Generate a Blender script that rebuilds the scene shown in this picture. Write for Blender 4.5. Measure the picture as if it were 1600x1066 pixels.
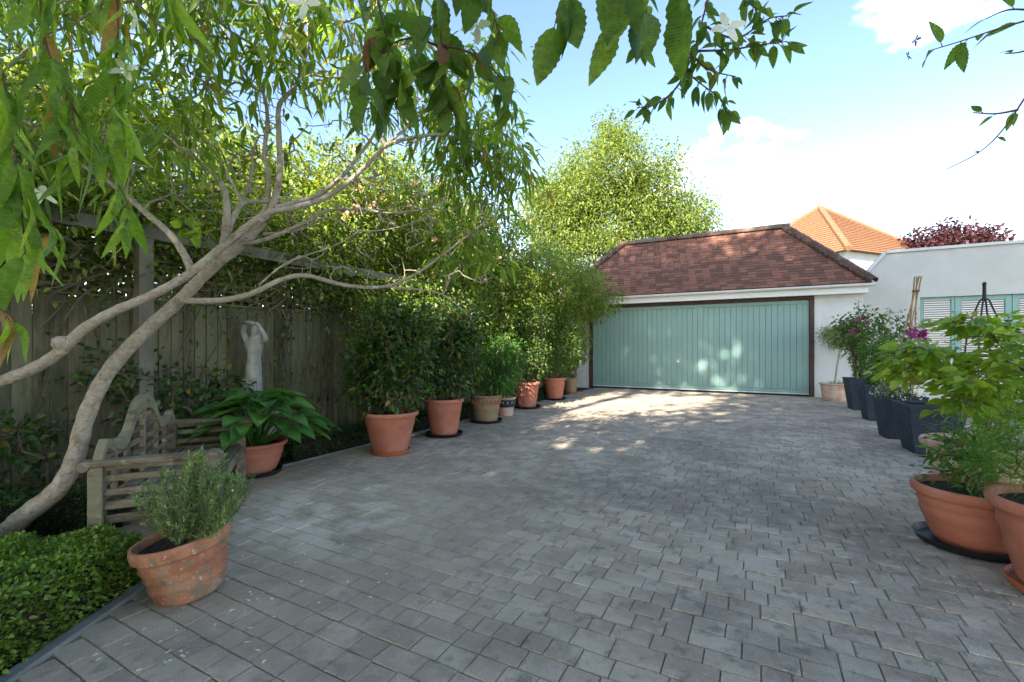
import bpy, bmesh, math, random
import numpy as np
from mathutils import Vector, Matrix
for o in list(bpy.data.objects): bpy.data.objects.remove(o)
R = math.radians
rng = np.random.default_rng(7); random.seed(7)
SC = bpy.context.scene
COL = SC.collection
# ------------------------------------------------------------------ camera, sky, sun, exposure
H = 1.1; F = 711.0; HY = 543.0
cam = bpy.data.cameras.new('camera'); co = bpy.data.objects.new('camera', cam); COL.objects.link(co)
co.location = (0, 0, H); co.rotation_euler = (R(90), 0, 0)
cam.sensor_width = 36; cam.lens = 16.0; cam.shift_y = 0.00625; cam.clip_start = 0.02; cam.clip_end = 2000
SC.camera = co
SUN_EL = R(34); SUN_D = Vector((0.50, 0.80, 0)).normalized()      # horizontal travel of the light
sd = Vector((SUN_D.x*math.cos(SUN_EL), SUN_D.y*math.cos(SUN_EL), -math.sin(SUN_EL)))
sl = bpy.data.lights.new('sun', 'SUN'); sl.energy = 4.0; sl.angle = R(0.55); sl.color = (1, .95, .86)
so = bpy.data.objects.new('sun', sl); COL.objects.link(so)
so.rotation_euler = sd.to_track_quat('-Z', 'Y').to_euler(); so.location = (-8, -10, 14)
W = bpy.data.worlds.new('World'); SC.world = W; W.use_nodes = True
nt = W.node_tree; nd = nt.nodes; lk = nt.links
bg = nd['Background']; bg.inputs['Strength'].default_value = 0.085
sky = nd.new('ShaderNodeTexSky'); sky.sky_type = 'NISHITA'; sky.sun_disc = False
sky.sun_elevation = SUN_EL; sky.sun_rotation = math.atan2(-SUN_D.x, -SUN_D.y); sky.air_density = 1.0; sky.dust_density = .6; sky.ozone_density = 1.6
tc = nd.new('ShaderNodeTexCoord'); sx = nd.new('ShaderNodeSeparateXYZ'); lk.new(tc.outputs['Generated'], sx.inputs[0])
def wm(op, a, b=None, clamp=False):
    m = nd.new('ShaderNodeMath'); m.operation = op; m.use_clamp = clamp
    for i, v in enumerate((a, b)):
        if v is None: continue
        if isinstance(v, (int, float)): m.inputs[i].default_value = v
        else: lk.new(v, m.inputs[i])
    return m.outputs[0]
zc = wm('ADD', wm('MAXIMUM', sx.outputs[2], 0.0), 0.12)
cv = nd.new('ShaderNodeCombineXYZ'); lk.new(wm('DIVIDE', sx.outputs[0], zc), cv.inputs[0]); lk.new(wm('DIVIDE', sx.outputs[1], zc), cv.inputs[1])
cn = nd.new('ShaderNodeTexNoise'); cn.inputs['Scale'].default_value = 1.15; cn.inputs['Detail'].default_value = 9; cn.inputs['Roughness'].default_value = .55
mp = nd.new('ShaderNodeMapping'); mp.inputs['Location'].default_value = (2.16, 1.79, 0); lk.new(cv.outputs[0], mp.inputs[0]); lk.new(mp.outputs[0], cn.inputs['Vector'])
cr = nd.new('ShaderNodeValToRGB'); cr.color_ramp.elements[0].position = .60; cr.color_ramp.elements[1].position = .80
lk.new(cn.outputs['Fac'], cr.inputs[0])
hz = wm('POWER', wm('SUBTRACT', 1.0, wm('MULTIPLY', wm('MAXIMUM', sx.outputs[2], 0.0), 2.2), True), 2.4)   # bank of pale cloud low in the sky
mask = wm('MAXIMUM', cr.outputs[0], wm('MULTIPLY', hz, .42))
mx = nd.new('ShaderNodeMix'); mx.data_type = 'RGBA'; lk.new(mask, mx.inputs[0]); lk.new(sky.outputs[0], mx.inputs[6]); mx.inputs[7].default_value = (14.5, 14.0, 13.3, 1)
lk.new(mx.outputs[2], bg.inputs['Color'])
vs = SC.view_settings; vs.view_transform = 'Standard'; vs.look = 'None'; vs.gamma = 1; vs.use_curve_mapping = False; vs.exposure = 2.48
# ------------------------------------------------------------------ coordinates
UX, UY = .8805, -.4741           # u runs along the garage front, v away from it into the depth
def UV(u, v, z=0): return Vector((UX*u - UY*v, UY*u + UX*v, z))
def P(px, py, Y): return Vector(((px-800)/F*Y, Y, H+(HY-py)/F*Y))
def G(px, py): return P(px, py, H*F/(py-HY))
ROTZ = math.atan2(UY, UX)
# ------------------------------------------------------------------ helpers: tags
def tag(o, label=None, cat=None, group=None, kind=None):
    if label: o['label'] = label
    if cat: o['category'] = cat
    if group: o['group'] = group
    if kind: o['kind'] = kind
    return o
def empty(name, loc=(0, 0, 0), rz=0):
    o = bpy.data.objects.new(name, None); o.location = loc; o.rotation_euler = (0, 0, rz); o.empty_display_size = .1
    COL.objects.link(o); return o
def link(name, me, mat=None, parent=None, loc=None, rot=None, scale=None):
    o = bpy.data.objects.new(name, me)
    if mat is not None and not me.materials: me.materials.append(mat)
    COL.objects.link(o)
    if parent is not None: o.parent = parent
    if loc is not None: o.location = loc
    if rot is not None: o.rotation_euler = rot
    if scale is not None: o.scale = scale
    return o
# ------------------------------------------------------------------ helpers: materials
def mat(name, c1, c2=None, scale=6, rough=.8, bump=0, bscale=40, c3=None, spec=.3, metal=0, rnd=0, coords='Object', stretch=None, detail=6):
    m = bpy.data.materials.new(name); m.use_nodes = True; n = m.node_tree.nodes; l = m.node_tree.links
    b = n['Principled BSDF']; b.inputs['Roughness'].default_value = rough; b.inputs['Specular IOR Level'].default_value = spec; b.inputs['Metallic'].default_value = metal
    t = n.new('ShaderNodeTexCoord'); mpn = n.new('ShaderNodeMapping'); l.new(t.outputs[coords], mpn.inputs[0])
    if stretch: mpn.inputs['Scale'].default_value = stretch
    no = n.new('ShaderNodeTexNoise'); no.inputs['Scale'].default_value = scale; no.inputs['Detail'].default_value = detail; no.inputs['Roughness'].default_value = .62
    l.new(mpn.outputs[0], no.inputs['Vector'])
    r = n.new('ShaderNodeValToRGB'); e = r.color_ramp.elements
    c2 = c2 or c1
    e[0].position = .36; e[0].color = (*c1, 1); e[1].position = .66; e[1].color = (*c2, 1)
    if c3: k = e.new(.72); k.color = (*c3, 1); e[1].position = .55
    fac = no.outputs['Fac']
    if rnd:
        oi = n.new('ShaderNodeObjectInfo'); ge = n.new('ShaderNodeNewGeometry')
        a = n.new('ShaderNodeMath'); a.operation = 'ADD'; l.new(oi.outputs['Random'], a.inputs[0]); l.new(ge.outputs['Random Per Island'], a.inputs[1])
        fr = n.new('ShaderNodeMath'); fr.operation = 'FRACT'; l.new(a.outputs[0], fr.inputs[0])
        s = n.new('ShaderNodeMath'); s.operation = 'MULTIPLY_ADD'; l.new(fr.outputs[0], s.inputs[0]); s.inputs[1].default_value = rnd; 
        s2 = n.new('ShaderNodeMath'); s2.operation = 'SUBTRACT'; l.new(no.outputs['Fac'], s2.inputs[0]); s2.inputs[1].default_value = rnd/2
        l.new(s2.outputs[0], s.inputs[2]); fac = s.outputs[0]
    l.new(fac, r.inputs[0]); l.new(r.outputs[0], b.inputs['Base Color'])
    if bump:
        n2 = n.new('ShaderNodeTexNoise'); n2.inputs['Scale'].default_value = bscale; n2.inputs['Detail'].default_value = 5; l.new(mpn.outputs[0], n2.inputs['Vector'])
        bp = n.new('ShaderNodeBump'); bp.inputs['Strength'].default_value = bump; bp.inputs['Distance'].default_value = .01
        l.new(n2.outputs['Fac'], bp.inputs['Height']); l.new(bp.outputs[0], b.inputs['Normal'])
    m['ramp'] = 1
    return m
def leafmat(name, dark, mid, light, odd=None, trans=.38, rough=.42):
    m = bpy.data.materials.new(name); m.use_nodes = True; n = m.node_tree.nodes; l = m.node_tree.links
    b = n['Principled BSDF']; b.inputs['Roughness'].default_value = rough; b.inputs['Specular IOR Level'].default_value = .35
    oi = n.new('ShaderNodeObjectInfo'); ge = n.new('ShaderNodeNewGeometry')
    a = n.new('ShaderNodeMath'); a.operation = 'ADD'; l.new(oi.outputs['Random'], a.inputs[0]); l.new(ge.outputs['Random Per Island'], a.inputs[1])
    fr = n.new('ShaderNodeMath'); fr.operation = 'FRACT'; l.new(a.outputs[0], fr.inputs[0])
    r = n.new('ShaderNodeValToRGB'); e = r.color_ramp.elements
    g_ = 1.0 if 'petal' in name else 1.3
    dark, mid, light = [tuple(c*g_ for c in q) for q in (dark, mid, light)]
    e[0].position = 0; e[0].color = (*dark, 1); e[1].position = .88; e[1].color = (*light, 1)
    k = e.new(.5); k.color = (*mid, 1)
    if odd: k = e.new(.965); k.color = (*light, 1); k = e.new(.975); k.color = (*odd, 1)
    l.new(fr.outputs[0], r.inputs[0])
    tcn = n.new('ShaderNodeTexCoord'); nz = n.new('ShaderNodeTexNoise'); nz.inputs['Scale'].default_value = 9; nz.inputs['Detail'].default_value = 6; l.new(tcn.outputs['Object'], nz.inputs['Vector'])
    mr = n.new('ShaderNodeMapRange'); mr.inputs[1].default_value = .3; mr.inputs[2].default_value = .7; mr.inputs[3].default_value = .68; mr.inputs[4].default_value = 1.25; l.new(nz.outputs['Fac'], mr.inputs[0])
    mv = n.new('ShaderNodeMix'); mv.data_type = 'RGBA'; mv.blend_type = 'MULTIPLY'; mv.inputs[0].default_value = 1; l.new(r.outputs[0], mv.inputs[6]); l.new(mr.outputs[0], mv.inputs[7])
    wv = n.new('ShaderNodeTexWave'); wv.inputs['Scale'].default_value = 7; wv.inputs['Distortion'].default_value = 2.5; l.new(tcn.outputs['Object'], wv.inputs['Vector'])
    bp = n.new('ShaderNodeBump'); bp.inputs['Strength'].default_value = .35; bp.inputs['Distance'].default_value = .02; l.new(wv.outputs['Fac'], bp.inputs['Height']); l.new(bp.outputs[0], b.inputs['Normal'])
    l.new(mv.outputs[2], b.inputs['Base Color'])
    tb = n.new('ShaderNodeBsdfTranslucent'); mu = n.new('ShaderNodeMix'); mu.data_type = 'RGBA'; mu.blend_type = 'MULTIPLY'; mu.inputs[0].default_value = 1
    l.new(mv.outputs[2], mu.inputs[6]); mu.inputs[7].default_value = (2.0, 1.9, .8, 1); l.new(mu.outputs[2], tb.inputs['Color'])
    ms = n.new('ShaderNodeMixShader'); ms.inputs[0].default_value = trans
    l.new(b.outputs[0], ms.inputs[1]); l.new(tb.outputs[0], ms.inputs[2]); l.new(ms.outputs[0], n['Material Output'].inputs['Surface'])
    return m
M = {}
M['terracotta'] = mat('terracotta', (.40, .13, .075), (.50, .185, .11), 5, .62, .15, 60)
M['terra_old'] = mat('weathered_terracotta', (.33, .12, .06), (.45, .20, .10), 9, .85, .5, 50, c3=(.30, .25, .18))
M['terra_pale'] = mat('pale_terracotta', (.50, .26, .16), (.58, .42, .30), 8, .8, .3, 40, c3=(.55, .5, .42))
M['terra_moss'] = mat('mossy_terracotta', (.36, .17, .10), (.30, .22, .12), 7, .85, .3, 40, c3=(.25, .25, .13))
M['orange_plastic'] = mat('orange_plastic', (.42, .11, .04), (.48, .14, .06), 5, .5)
M['black_plastic'] = mat('black_plastic', (.012, .012, .014), (.02, .02, .022), 5, .45)
M['slate'] = mat('slate_resin', (.022, .030, .042), (.035, .046, .06), 7, .62, .3, 30)
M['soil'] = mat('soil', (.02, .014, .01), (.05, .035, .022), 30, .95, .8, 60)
M['litter'] = mat('bed_litter', (.022, .017, .012), (.07, .05, .03), 22, .95, 1, 45, c3=(.12, .09, .06))
M['ground'] = mat('ground', (.05, .06, .025), (.09, .09, .045), .8, .95)
M['joint'] = mat('joint_sand', (.12, .098, .06), (.23, .185, .12), 5, .95, .6, 80, c3=(.09, .12, .04))
M['kerb'] = mat('kerb_stone', (.17, .17, .15), (.26, .26, .23), 9, .9, .4, 70)
M['white_wall'] = mat('white_render', (.60, .59, .55), (.66, .65, .61), 2, .9, .25, 60)
M['cream_wall'] = mat('cream_render', (.50, .49, .44), (.56, .55, .50), 1.5, .9, .2, 60)
M['white_paint'] = mat('white_paint', (.74, .74, .70), (.78, .78, .75), 3, .5)
M['sage'] = mat('sage_paint', (.225, .35, .305), (.24, .375, .325), 1.2, .42, .04, 20)
M['window_sage'] = mat('window_sage_paint', (.23, .38, .33), (.26, .42, .37), 3, .5)
M['brown_wood'] = mat('brown_frame', (.055, .03, .022), (.085, .05, .036), 8, .6, .1, 40)
M['rubber'] = mat('black_rubber', (.012, .012, .012), (.02, .02, .02), 5, .7)
M['chrome'] = mat('steel', (.5, .5, .5), (.6, .6, .6), 5, .25, metal=1)
M['tile'] = mat('clay_tile', (.13, .062, .043), (.23, .10, .062), 5, .85, .35, 60, c3=(.26, .115, .07), rnd=.34)
M['ridge'] = mat('ridge_tile', (.07, .045, .036), (.13, .075, .052), 9, .9, .5, 50, c3=(.15, .12, .085), rnd=.4)
M['wood'] = mat('weathered_teak', (.10, .074, .044), (.21, .165, .105), 5, .85, .5, 30, c3=(.22, .21, .12), stretch=(1, 1, 4), rnd=.3)
M['fence'] = mat('fence_board', (.095, .085, .05), (.20, .175, .105), 3, .9, .4, 40, c3=(.15, .16, .075), stretch=(6, 6, 1), rnd=.35)
M['beam'] = mat('grey_oak', (.13, .115, .085), (.22, .195, .15), 4, .9, .5, 35, stretch=(1, 1, 1))
M['bark'] = mat('pale_bark', (.31, .25, .175), (.41, .345, .255), 30, .88, .9, 60, c3=(.48, .42, .33), detail=12)
def spots(m, scale, lo, hi, col, amt, stretch=(1, 1, 1)):
    n = m.node_tree.nodes; l = m.node_tree.links; b = n['Principled BSDF']; base = b.inputs['Base Color'].links[0].from_socket
    t = n.new('ShaderNodeTexCoord'); mp_ = n.new('ShaderNodeMapping'); mp_.inputs['Scale'].default_value = stretch; l.new(t.outputs['Object'], mp_.inputs[0])
    z = n.new('ShaderNodeTexNoise'); z.inputs['Scale'].default_value = scale; z.inputs['Detail'].default_value = 5; l.new(mp_.outputs[0], z.inputs['Vector'])
    r = n.new('ShaderNodeMapRange'); r.inputs[1].default_value = lo; r.inputs[2].default_value = hi; r.inputs[4].default_value = amt; l.new(z.outputs['Fac'], r.inputs[0])
    x = n.new('ShaderNodeMix'); x.data_type = 'RGBA'; l.new(r.outputs[0], x.inputs[0]); l.new(base, x.inputs[6]); x.inputs[7].default_value = (*col, 1); l.new(x.outputs[2], b.inputs['Base Color'])
spots(M['bark'], 55, .60, .68, (.10, .075, .05), .8, (1, 1, 2.2)); spots(M['bark'], 9, .60, .70, (.20, .115, .06), .7); spots(M['bark'], 14, .60, .70, (.50, .47, .40), .6)
spots(M['terra_old'], 13, .55, .66, (.17, .16, .11), .8); spots(M['terra_old'], 60, .62, .70, (.55, .52, .45), .7)
spots(M['terracotta'], 4, .55, .72, (.50, .27, .19), .5); spots(M['sage'], 5, .55, .75, (.20, .30, .26), .5, (2, 2, .4)); spots(M['white_wall'], 3, .55, .75, (.46, .45, .38), .5, (1, 1, .6)); spots(M['cream_wall'], 2.2, .55, .75, (.42, .41, .36), .5, (1, 1, .6))
M['twig'] = mat('twig', (.10, .075, .05), (.17, .13, .09), 9, .9)
M['redtwig'] = mat('red_stem', (.11, .05, .04), (.16, .08, .055), 9, .8)
M['darkbark'] = mat('dark_bark', (.06, .045, .03), (.11, .085, .06), 8, .95, .6, 25)
spots(M['wood'], 22, .58, .68, (.30, .30, .21), .6); spots(M['wood'], 12, .6, .7, (.05, .04, .025), .6); spots(M['fence'], 6, .55, .7, (.12, .15, .06), .6, (4, 4, 1))
M['stone'] = mat('statue_stone', (.30, .285, .24), (.46, .44, .39), 7, .9, .4, 50, c3=(.30, .30, .22))
M['cane'] = mat('bamboo_cane', (.36, .24, .11), (.45, .32, .16), 8, .6)
M['iron'] = mat('black_iron', (.015, .015, .02), (.03, .03, .035), 5, .5)
M['glass'] = mat('window_glass', (.03, .035, .04), (.04, .045, .05), 2, .06, spec=.6)
M['blind'] = mat('blind_slat', (.66, .65, .6), (.72, .71, .66), 3, .6)
M['far_tile'] = mat('orange_tile', (.14, .055, .028), (.25, .12, .06), 15, .9, .5, 12, c3=(.27, .19, .085), stretch=(1, 1, 4))
M['L_tree'] = leafmat('tree_leaf', (.07, .125, .016), (.12, .195, .024), (.20, .27, .04), (.30, .20, .05), .5)
M['L_clem'] = leafmat('clematis_leaf', (.045, .095, .016), (.08, .15, .022), (.13, .20, .03), (.22, .10, .05), .42)
M['L_long'] = leafmat('long_leaf', (.085, .16, .016), (.13, .22, .025), (.19, .28, .04), (.30, .18, .06), .45)
M['L_cam'] = leafmat('camellia_leaf', (.018, .045, .012), (.035, .075, .016), (.085, .125, .022), (.28, .20, .04), .22, .28)
M['L_vine'] = leafmat('vine_leaf', (.028, .062, .014), (.055, .105, .02), (.11, .165, .03), (.20, .20, .05), .35)
M['L_gold'] = leafmat('golden_leaf', (.11, .15, .012), (.22, .25, .02), (.34, .33, .035), (.45, .32, .05), .45)
M['L_far'] = leafmat('ash_leaf', (.07, .105, .02), (.13, .175, .035), (.20, .24, .055), (.26, .22, .06), .4)
M['L_rosevine'] = leafmat('rose_vine_leaf', (.07, .115, .018), (.13, .185, .03), (.20, .25, .045), (.26, .24, .06), .42)
M['L_purple'] = leafmat('copper_leaf', (.03, .009, .013), (.05, .015, .019), (.08, .028, .03), None, .3)
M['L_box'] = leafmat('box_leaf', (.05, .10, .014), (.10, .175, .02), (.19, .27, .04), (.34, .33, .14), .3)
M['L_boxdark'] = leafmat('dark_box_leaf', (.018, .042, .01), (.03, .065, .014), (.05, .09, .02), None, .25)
M['L_hosta'] = leafmat('hosta_leaf', (.045, .125, .025), (.06, .155, .03), (.09, .20, .04), None, .25, .4)
M['L_rose'] = leafmat('rosemary_leaf', (.07, .125, .035), (.13, .20, .055), (.21, .29, .10), None, .25)
M['L_bright'] = leafmat('bright_leaf', (.10, .18, .014), (.165, .25, .022), (.25, .33, .04), (.24, .2, .04), .42)
M['L_lily'] = leafmat('lily_leaf', (.03, .085, .014), (.055, .135, .022), (.10, .19, .035), None, .3)
M['L_fern'] = leafmat('feathery_leaf', (.05, .12, .016), (.085, .17, .022), (.13, .22, .035), None, .4)
M['L_shade'] = leafmat('shade_leaf', (.04, .09, .014), (.07, .13, .02), (.11, .17, .03), None, .3)
M['petal_w'] = leafmat('white_petal', (.70, .70, .68), (.78, .78, .76), (.8, .8, .8), None, .35)
M['petal_p'] = leafmat('rose_petal', (.62, .30, .22), (.70, .45, .36), (.75, .62, .55), None, .3)
M['petal_m'] = leafmat('magenta_petal', (.20, .015, .12), (.26, .025, .16), (.32, .05, .2), None, .25)
M['petal_v'] = leafmat('violet_petal', (.10, .08, .35), (.14, .11, .42), (.2, .16, .5), None, .25)
def paving_material():
    m = mat('sett', (.38, .293, .205), (.54, .43, .31), 3.2, .85, .9, 150, rnd=.34)
    n = m.node_tree.nodes; l = m.node_tree.links; b = n['Principled BSDF']
    base = b.inputs['Base Color'].links[0].from_socket
    g = n.new('ShaderNodeNewGeometry')
    def noise(scale, lo, hi, off=0, det=6):
        t = n.new('ShaderNodeTexNoise'); t.inputs['Scale'].default_value = scale; t.inputs['Detail'].default_value = det; t.inputs['Roughness'].default_value = .65
        mpx = n.new('ShaderNodeMapping'); mpx.inputs['Location'].default_value = (off, off*.7, 0); l.new(g.outputs['Position'], mpx.inputs[0]); l.new(mpx.outputs[0], t.inputs['Vector'])
        r = n.new('ShaderNodeMapRange'); r.inputs[1].default_value = lo; r.inputs[2].default_value = hi; l.new(t.outputs['Fac'], r.inputs[0]); return r.outputs[0]
    def mixc(fac, a, col, amt):
        k = n.new('ShaderNodeMath'); k.operation = 'MULTIPLY'; l.new(fac, k.inputs[0]); k.inputs[1].default_value = amt
        x = n.new('ShaderNodeMix'); x.data_type = 'RGBA'; l.new(k.outputs[0], x.inputs[0]); l.new(a, x.inputs[6]); x.inputs[7].default_value = (*col, 1); return x.outputs[2]
    def near(cx, cy, r0, r1):       # a worn patch with a place of its own
        d = n.new('ShaderNodeVectorMath'); d.operation = 'DISTANCE'; l.new(g.outputs['Position'], d.inputs[0]); d.inputs[1].default_value = (cx, cy, 0)
        r = n.new('ShaderNodeMapRange'); r.inputs[1].default_value = r1; r.inputs[2].default_value = r0; l.new(d.outputs['Value'], r.inputs[0]); return r.outputs[0]
    def mul(a, c):
        k = n.new('ShaderNodeMath'); k.operation = 'MULTIPLY'; l.new(a, k.inputs[0]); l.new(c, k.inputs[1]); return k.outputs[0]
    c = mixc(noise(.8, .46, .60, 5), base, (.22, .18, .135), .65); c = mixc(noise(7, .5, .66, 21), c, (.58, .48, .36), .55); c = mixc(noise(11, .55, .66, 33), c, (.12, .115, .085), .6); c = mixc(noise(120, .55, .7, 2, 3), c, (.14, .13, .12), .5)          # dark algae
    c = mixc(mul(near(-1.6, 3.0, .3, 2.4), noise(2.2, .30, .5, 9)), c, (.52, .41, .28), .8)   # buff, sandy side by the bed
    c = mixc(mul(near(-1.35, 3.0, .2, .95), noise(3.0, .46, .56, 3)), c, (.74, .62, .48), .9)
    c = mixc(mul(near(2.9, 1.9, .4, 2.4), noise(14, .60, .68, 1, 4)), c, (.55, .55, .52), .85)  # lichen spots
    c = mixc(noise(38, .63, .72, 4, 3), c, (.50, .49, .46), .6)
    c = mixc(mul(near(3.2, 1.5, .2, 1.3), noise(3.0, .56, .64, 12)), c, (.46, .37, .26), .85)    # spilt sand
    l.new(c, b.inputs['Base Color'])
    return m
M['sett'] = paving_material()
# ------------------------------------------------------------------ helpers: geometry
def mesh_np(name, V, Fc, smooth=False):
    V = np.asarray(V, dtype=np.float32); me = bpy.data.meshes.new(name)
    if isinstance(Fc, np.ndarray):
        k = Fc.shape[1]; nf = len(Fc)
        me.vertices.add(len(V)); me.vertices.foreach_set('co', V.ravel())
        me.loops.add(nf*k); me.loops.foreach_set('vertex_index', Fc.astype(np.int32).ravel())
        me.polygons.add(nf); me.polygons.foreach_set('loop_start', np.arange(0, nf*k, k, dtype=np.int32)); me.polygons.foreach_set('loop_total', np.full(nf, k, dtype=np.int32))
        me.update(calc_edges=True)
    else:
        me.from_pydata([tuple(v) for v in V], [], Fc)
    if smooth: me.polygons.foreach_set('use_smooth', np.ones(len(me.polygons), dtype=bool))
    me.update(); return me
class MB:
    def __init__(s): s.v = []; s.f = []
    def add(s, V, Fs):
        o = len(s.v); s.v += [tuple(x) for x in V]; s.f += [tuple(i+o for i in f) for f in Fs]; return s
    def box(s, x0, x1, y0, y1, z0, z1, fn=None):
        V = [(x, y, z) for z in (z0, z1) for y in (y0, y1) for x in (x0, x1)]
        if fn: V = [fn(*p) for p in V]
        return s.add(V, [(0, 2, 3, 1), (4, 5, 7, 6), (0, 1, 5, 4), (2, 6, 7, 3), (0, 4, 6, 2), (1, 3, 7, 5)])
    def bar(s, a, b, w, t, up=(0, 0, 1)):
        a = Vector(a); b = Vector(b); d = (b-a).normalized(); up = Vector(up)
        sdir = d.cross(up)
        if sdir.length < 1e-4: sdir = d.cross(Vector((1, 0, 0)))
        sdir.normalize(); n = sdir.cross(d)
        V = [p + sdir*(w/2*i) + n*(t/2*j) for p in (a, b) for j in (-1, 1) for i in (-1, 1)]
        return s.add(V, [(0, 1, 3, 2), (4, 6, 7, 5), (0, 4, 5, 1), (2, 3, 7, 6), (0, 2, 6, 4), (1, 5, 7, 3)])
    def tube(s, pts, rad, k=8, cap=True):
        V, Fq = tube_np(pts, rad, k); o = len(s.v)
        s.v += [tuple(x) for x in V]; s.f += [tuple(int(i)+o for i in f) for f in Fq]
        if cap:
            n = len(pts); s.f.append(tuple(o+i for i in range(k))[::-1]); s.f.append(tuple(o+(n-1)*k+i for i in range(k)))
        return s
    def lathe(s, prof, k=40, fn=None):
        V = []; Fs = []
        for j, (r, z) in enumerate(prof):
            for i in range(k):
                a = 2*math.pi*i/k; p = (r*math.cos(a), r*math.sin(a), z); V.append(fn(*p) if fn else p)
        for j in range(len(prof)-1):
            for i in range(k):
                Fs.append((j*k+i, j*k+(i+1) % k, (j+1)*k+(i+1) % k, (j+1)*k+i))
        return s.add(V, Fs)
    def disc(s, r, z, k=32): return s.add([(r*math.cos(2*math.pi*i/k), r*math.sin(2*math.pi*i/k), z) for i in range(k)], [tuple(range(k))])
    def build(s, name, m, parent=None, smooth=False, loc=None, rot=None, bevel=0):
        me = bpy.data.meshes.new(name); me.from_pydata(s.v, [], s.f)
        bm = bmesh.new(); bm.from_mesh(me); bmesh.ops.recalc_face_normals(bm, faces=bm.faces); bm.to_mesh(me); bm.free()
        if smooth:
            me.polygons.foreach_set('use_smooth', np.ones(len(me.polygons), dtype=bool))
            if hasattr(me, 'set_sharp_from_angle'): me.set_sharp_from_angle(angle=R(50))
        o = link(name, me, m, parent, loc, rot)
        if bevel:
            b = o.modifiers.new('bevel', 'BEVEL'); b.width = bevel; b.segments = 2; b.limit_method = 'ANGLE'
        return o
def tube_np(pts, rad, k=6):
    pts = np.asarray([tuple(p) for p in pts], float); n = len(pts)
    rad = np.asarray(rad if hasattr(rad, '__len__') else [rad]*n, float)
    t = np.gradient(pts, axis=0); t /= np.linalg.norm(t, axis=1)[:, None]+1e-9
    a = np.zeros_like(t); c = np.cross(t[0], [0.31, .17, .93]); a[0] = c/(np.linalg.norm(c)+1e-9)
    for i in range(1, n):
        c = a[i-1]-t[i]*np.dot(a[i-1], t[i]); a[i] = c/(np.linalg.norm(c)+1e-9)
    b = np.cross(t, a)
    an = np.arange(k)*2*math.pi/k
    V = pts[:, None, :] + rad[:, None, None]*(np.cos(an)[None, :, None]*a[:, None, :] + np.sin(an)[None, :, None]*b[:, None, :])
    i = np.arange(n-1)[:, None]*k; j = np.arange(k)[None, :]; j2 = (j+1) % k
    Fq = np.stack([i+j, i+j2, i+k+j2, i+k+j], -1).reshape(-1, 4)
    return V.reshape(-1, 3), Fq
def smooth_path(pts, sub=5):
    p = np.array([tuple(q) for q in pts], float); n = len(p)
    if n < 3: return p
    out = []
    for i in range(n-1):
        p0 = p[max(i-1, 0)]; p1 = p[i]; p2 = p[i+1]; p3 = p[min(i+2, n-1)]
        for t in np.linspace(0, 1, sub, endpoint=False):
            out.append(.5*((2*p1)+(-p0+p2)*t+(2*p0-5*p1+4*p2-p3)*t*t+(-p0+3*p1-3*p2+p3)*t**3))
    out.append(p[-1]); return np.array(out)
def unit(a): return a/(np.linalg.norm(a, axis=-1, keepdims=True)+1e-9)
def rdir(n): return unit(rng.normal(size=(n, 3)))
def leaf_np(C, D, L, Wd, bend=.25, N=None, wide=.42):
    """leaves from base C along D, seven vertices each, folded on the midrib and drooping at the tip"""
    C = np.asarray(C, float); n = len(C); D = unit(np.asarray(D, float)); L = np.broadcast_to(L, (n,))[:, None]; Wd = np.broadcast_to(Wd, (n,))[:, None]
    if N is None: N = np.array([0, 0, 1.])+rng.normal(size=(n, 3))*.55
    S = unit(np.cross(D, N)); N = unit(np.cross(S, D))
    q = lambda a, s, h: C + D*L*a + S*Wd*s + N*(h*Wd) - np.array([0, 0, 1.])*(bend*L*a*a)
    V = np.stack([q(0, 0, 0), q(wide*.75, -.5, .12), q(wide*.75, .5, .12), q(wide*.9, 0, 0), q(wide*1.75, -.3, .08), q(wide*1.75, .3, .08), q(1, 0, 0)], 1)
    base = (np.arange(n)*7)[:, None, None]
    Fq = np.array([[0, 2, 3], [0, 3, 1], [3, 2, 5], [3, 5, 6], [3, 6, 4], [3, 4, 1]])[None]+base
    return V.reshape(-1, 3), Fq.reshape(-1, 3)
def leaf_mesh(name, wfrac, bend, wide=.42, m=None, tooth=0.0):
    n = 16; V = []; Fq = []
    for i in range(n+1):
        t = i/n; w = wfrac*.5*math.sin(math.pi*t**.72)**.85*(1-.1*t) if 0 < i < n else 0.004
        w *= 1+(tooth if i % 2 else -tooth)
        z = -bend*t*t+.10*bend*math.sin(t*6)
        V += [(t, -w, z+w*.30), (t, 0, z), (t, w, z+w*.30)]
    for i in range(n):
        a = 3*i; Fq += [(a, a+1, a+4, a+3), (a+1, a+2, a+5, a+4)]
    me = mesh_np(name, V, np.array(Fq), True); me.materials.append(m); return me
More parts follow.
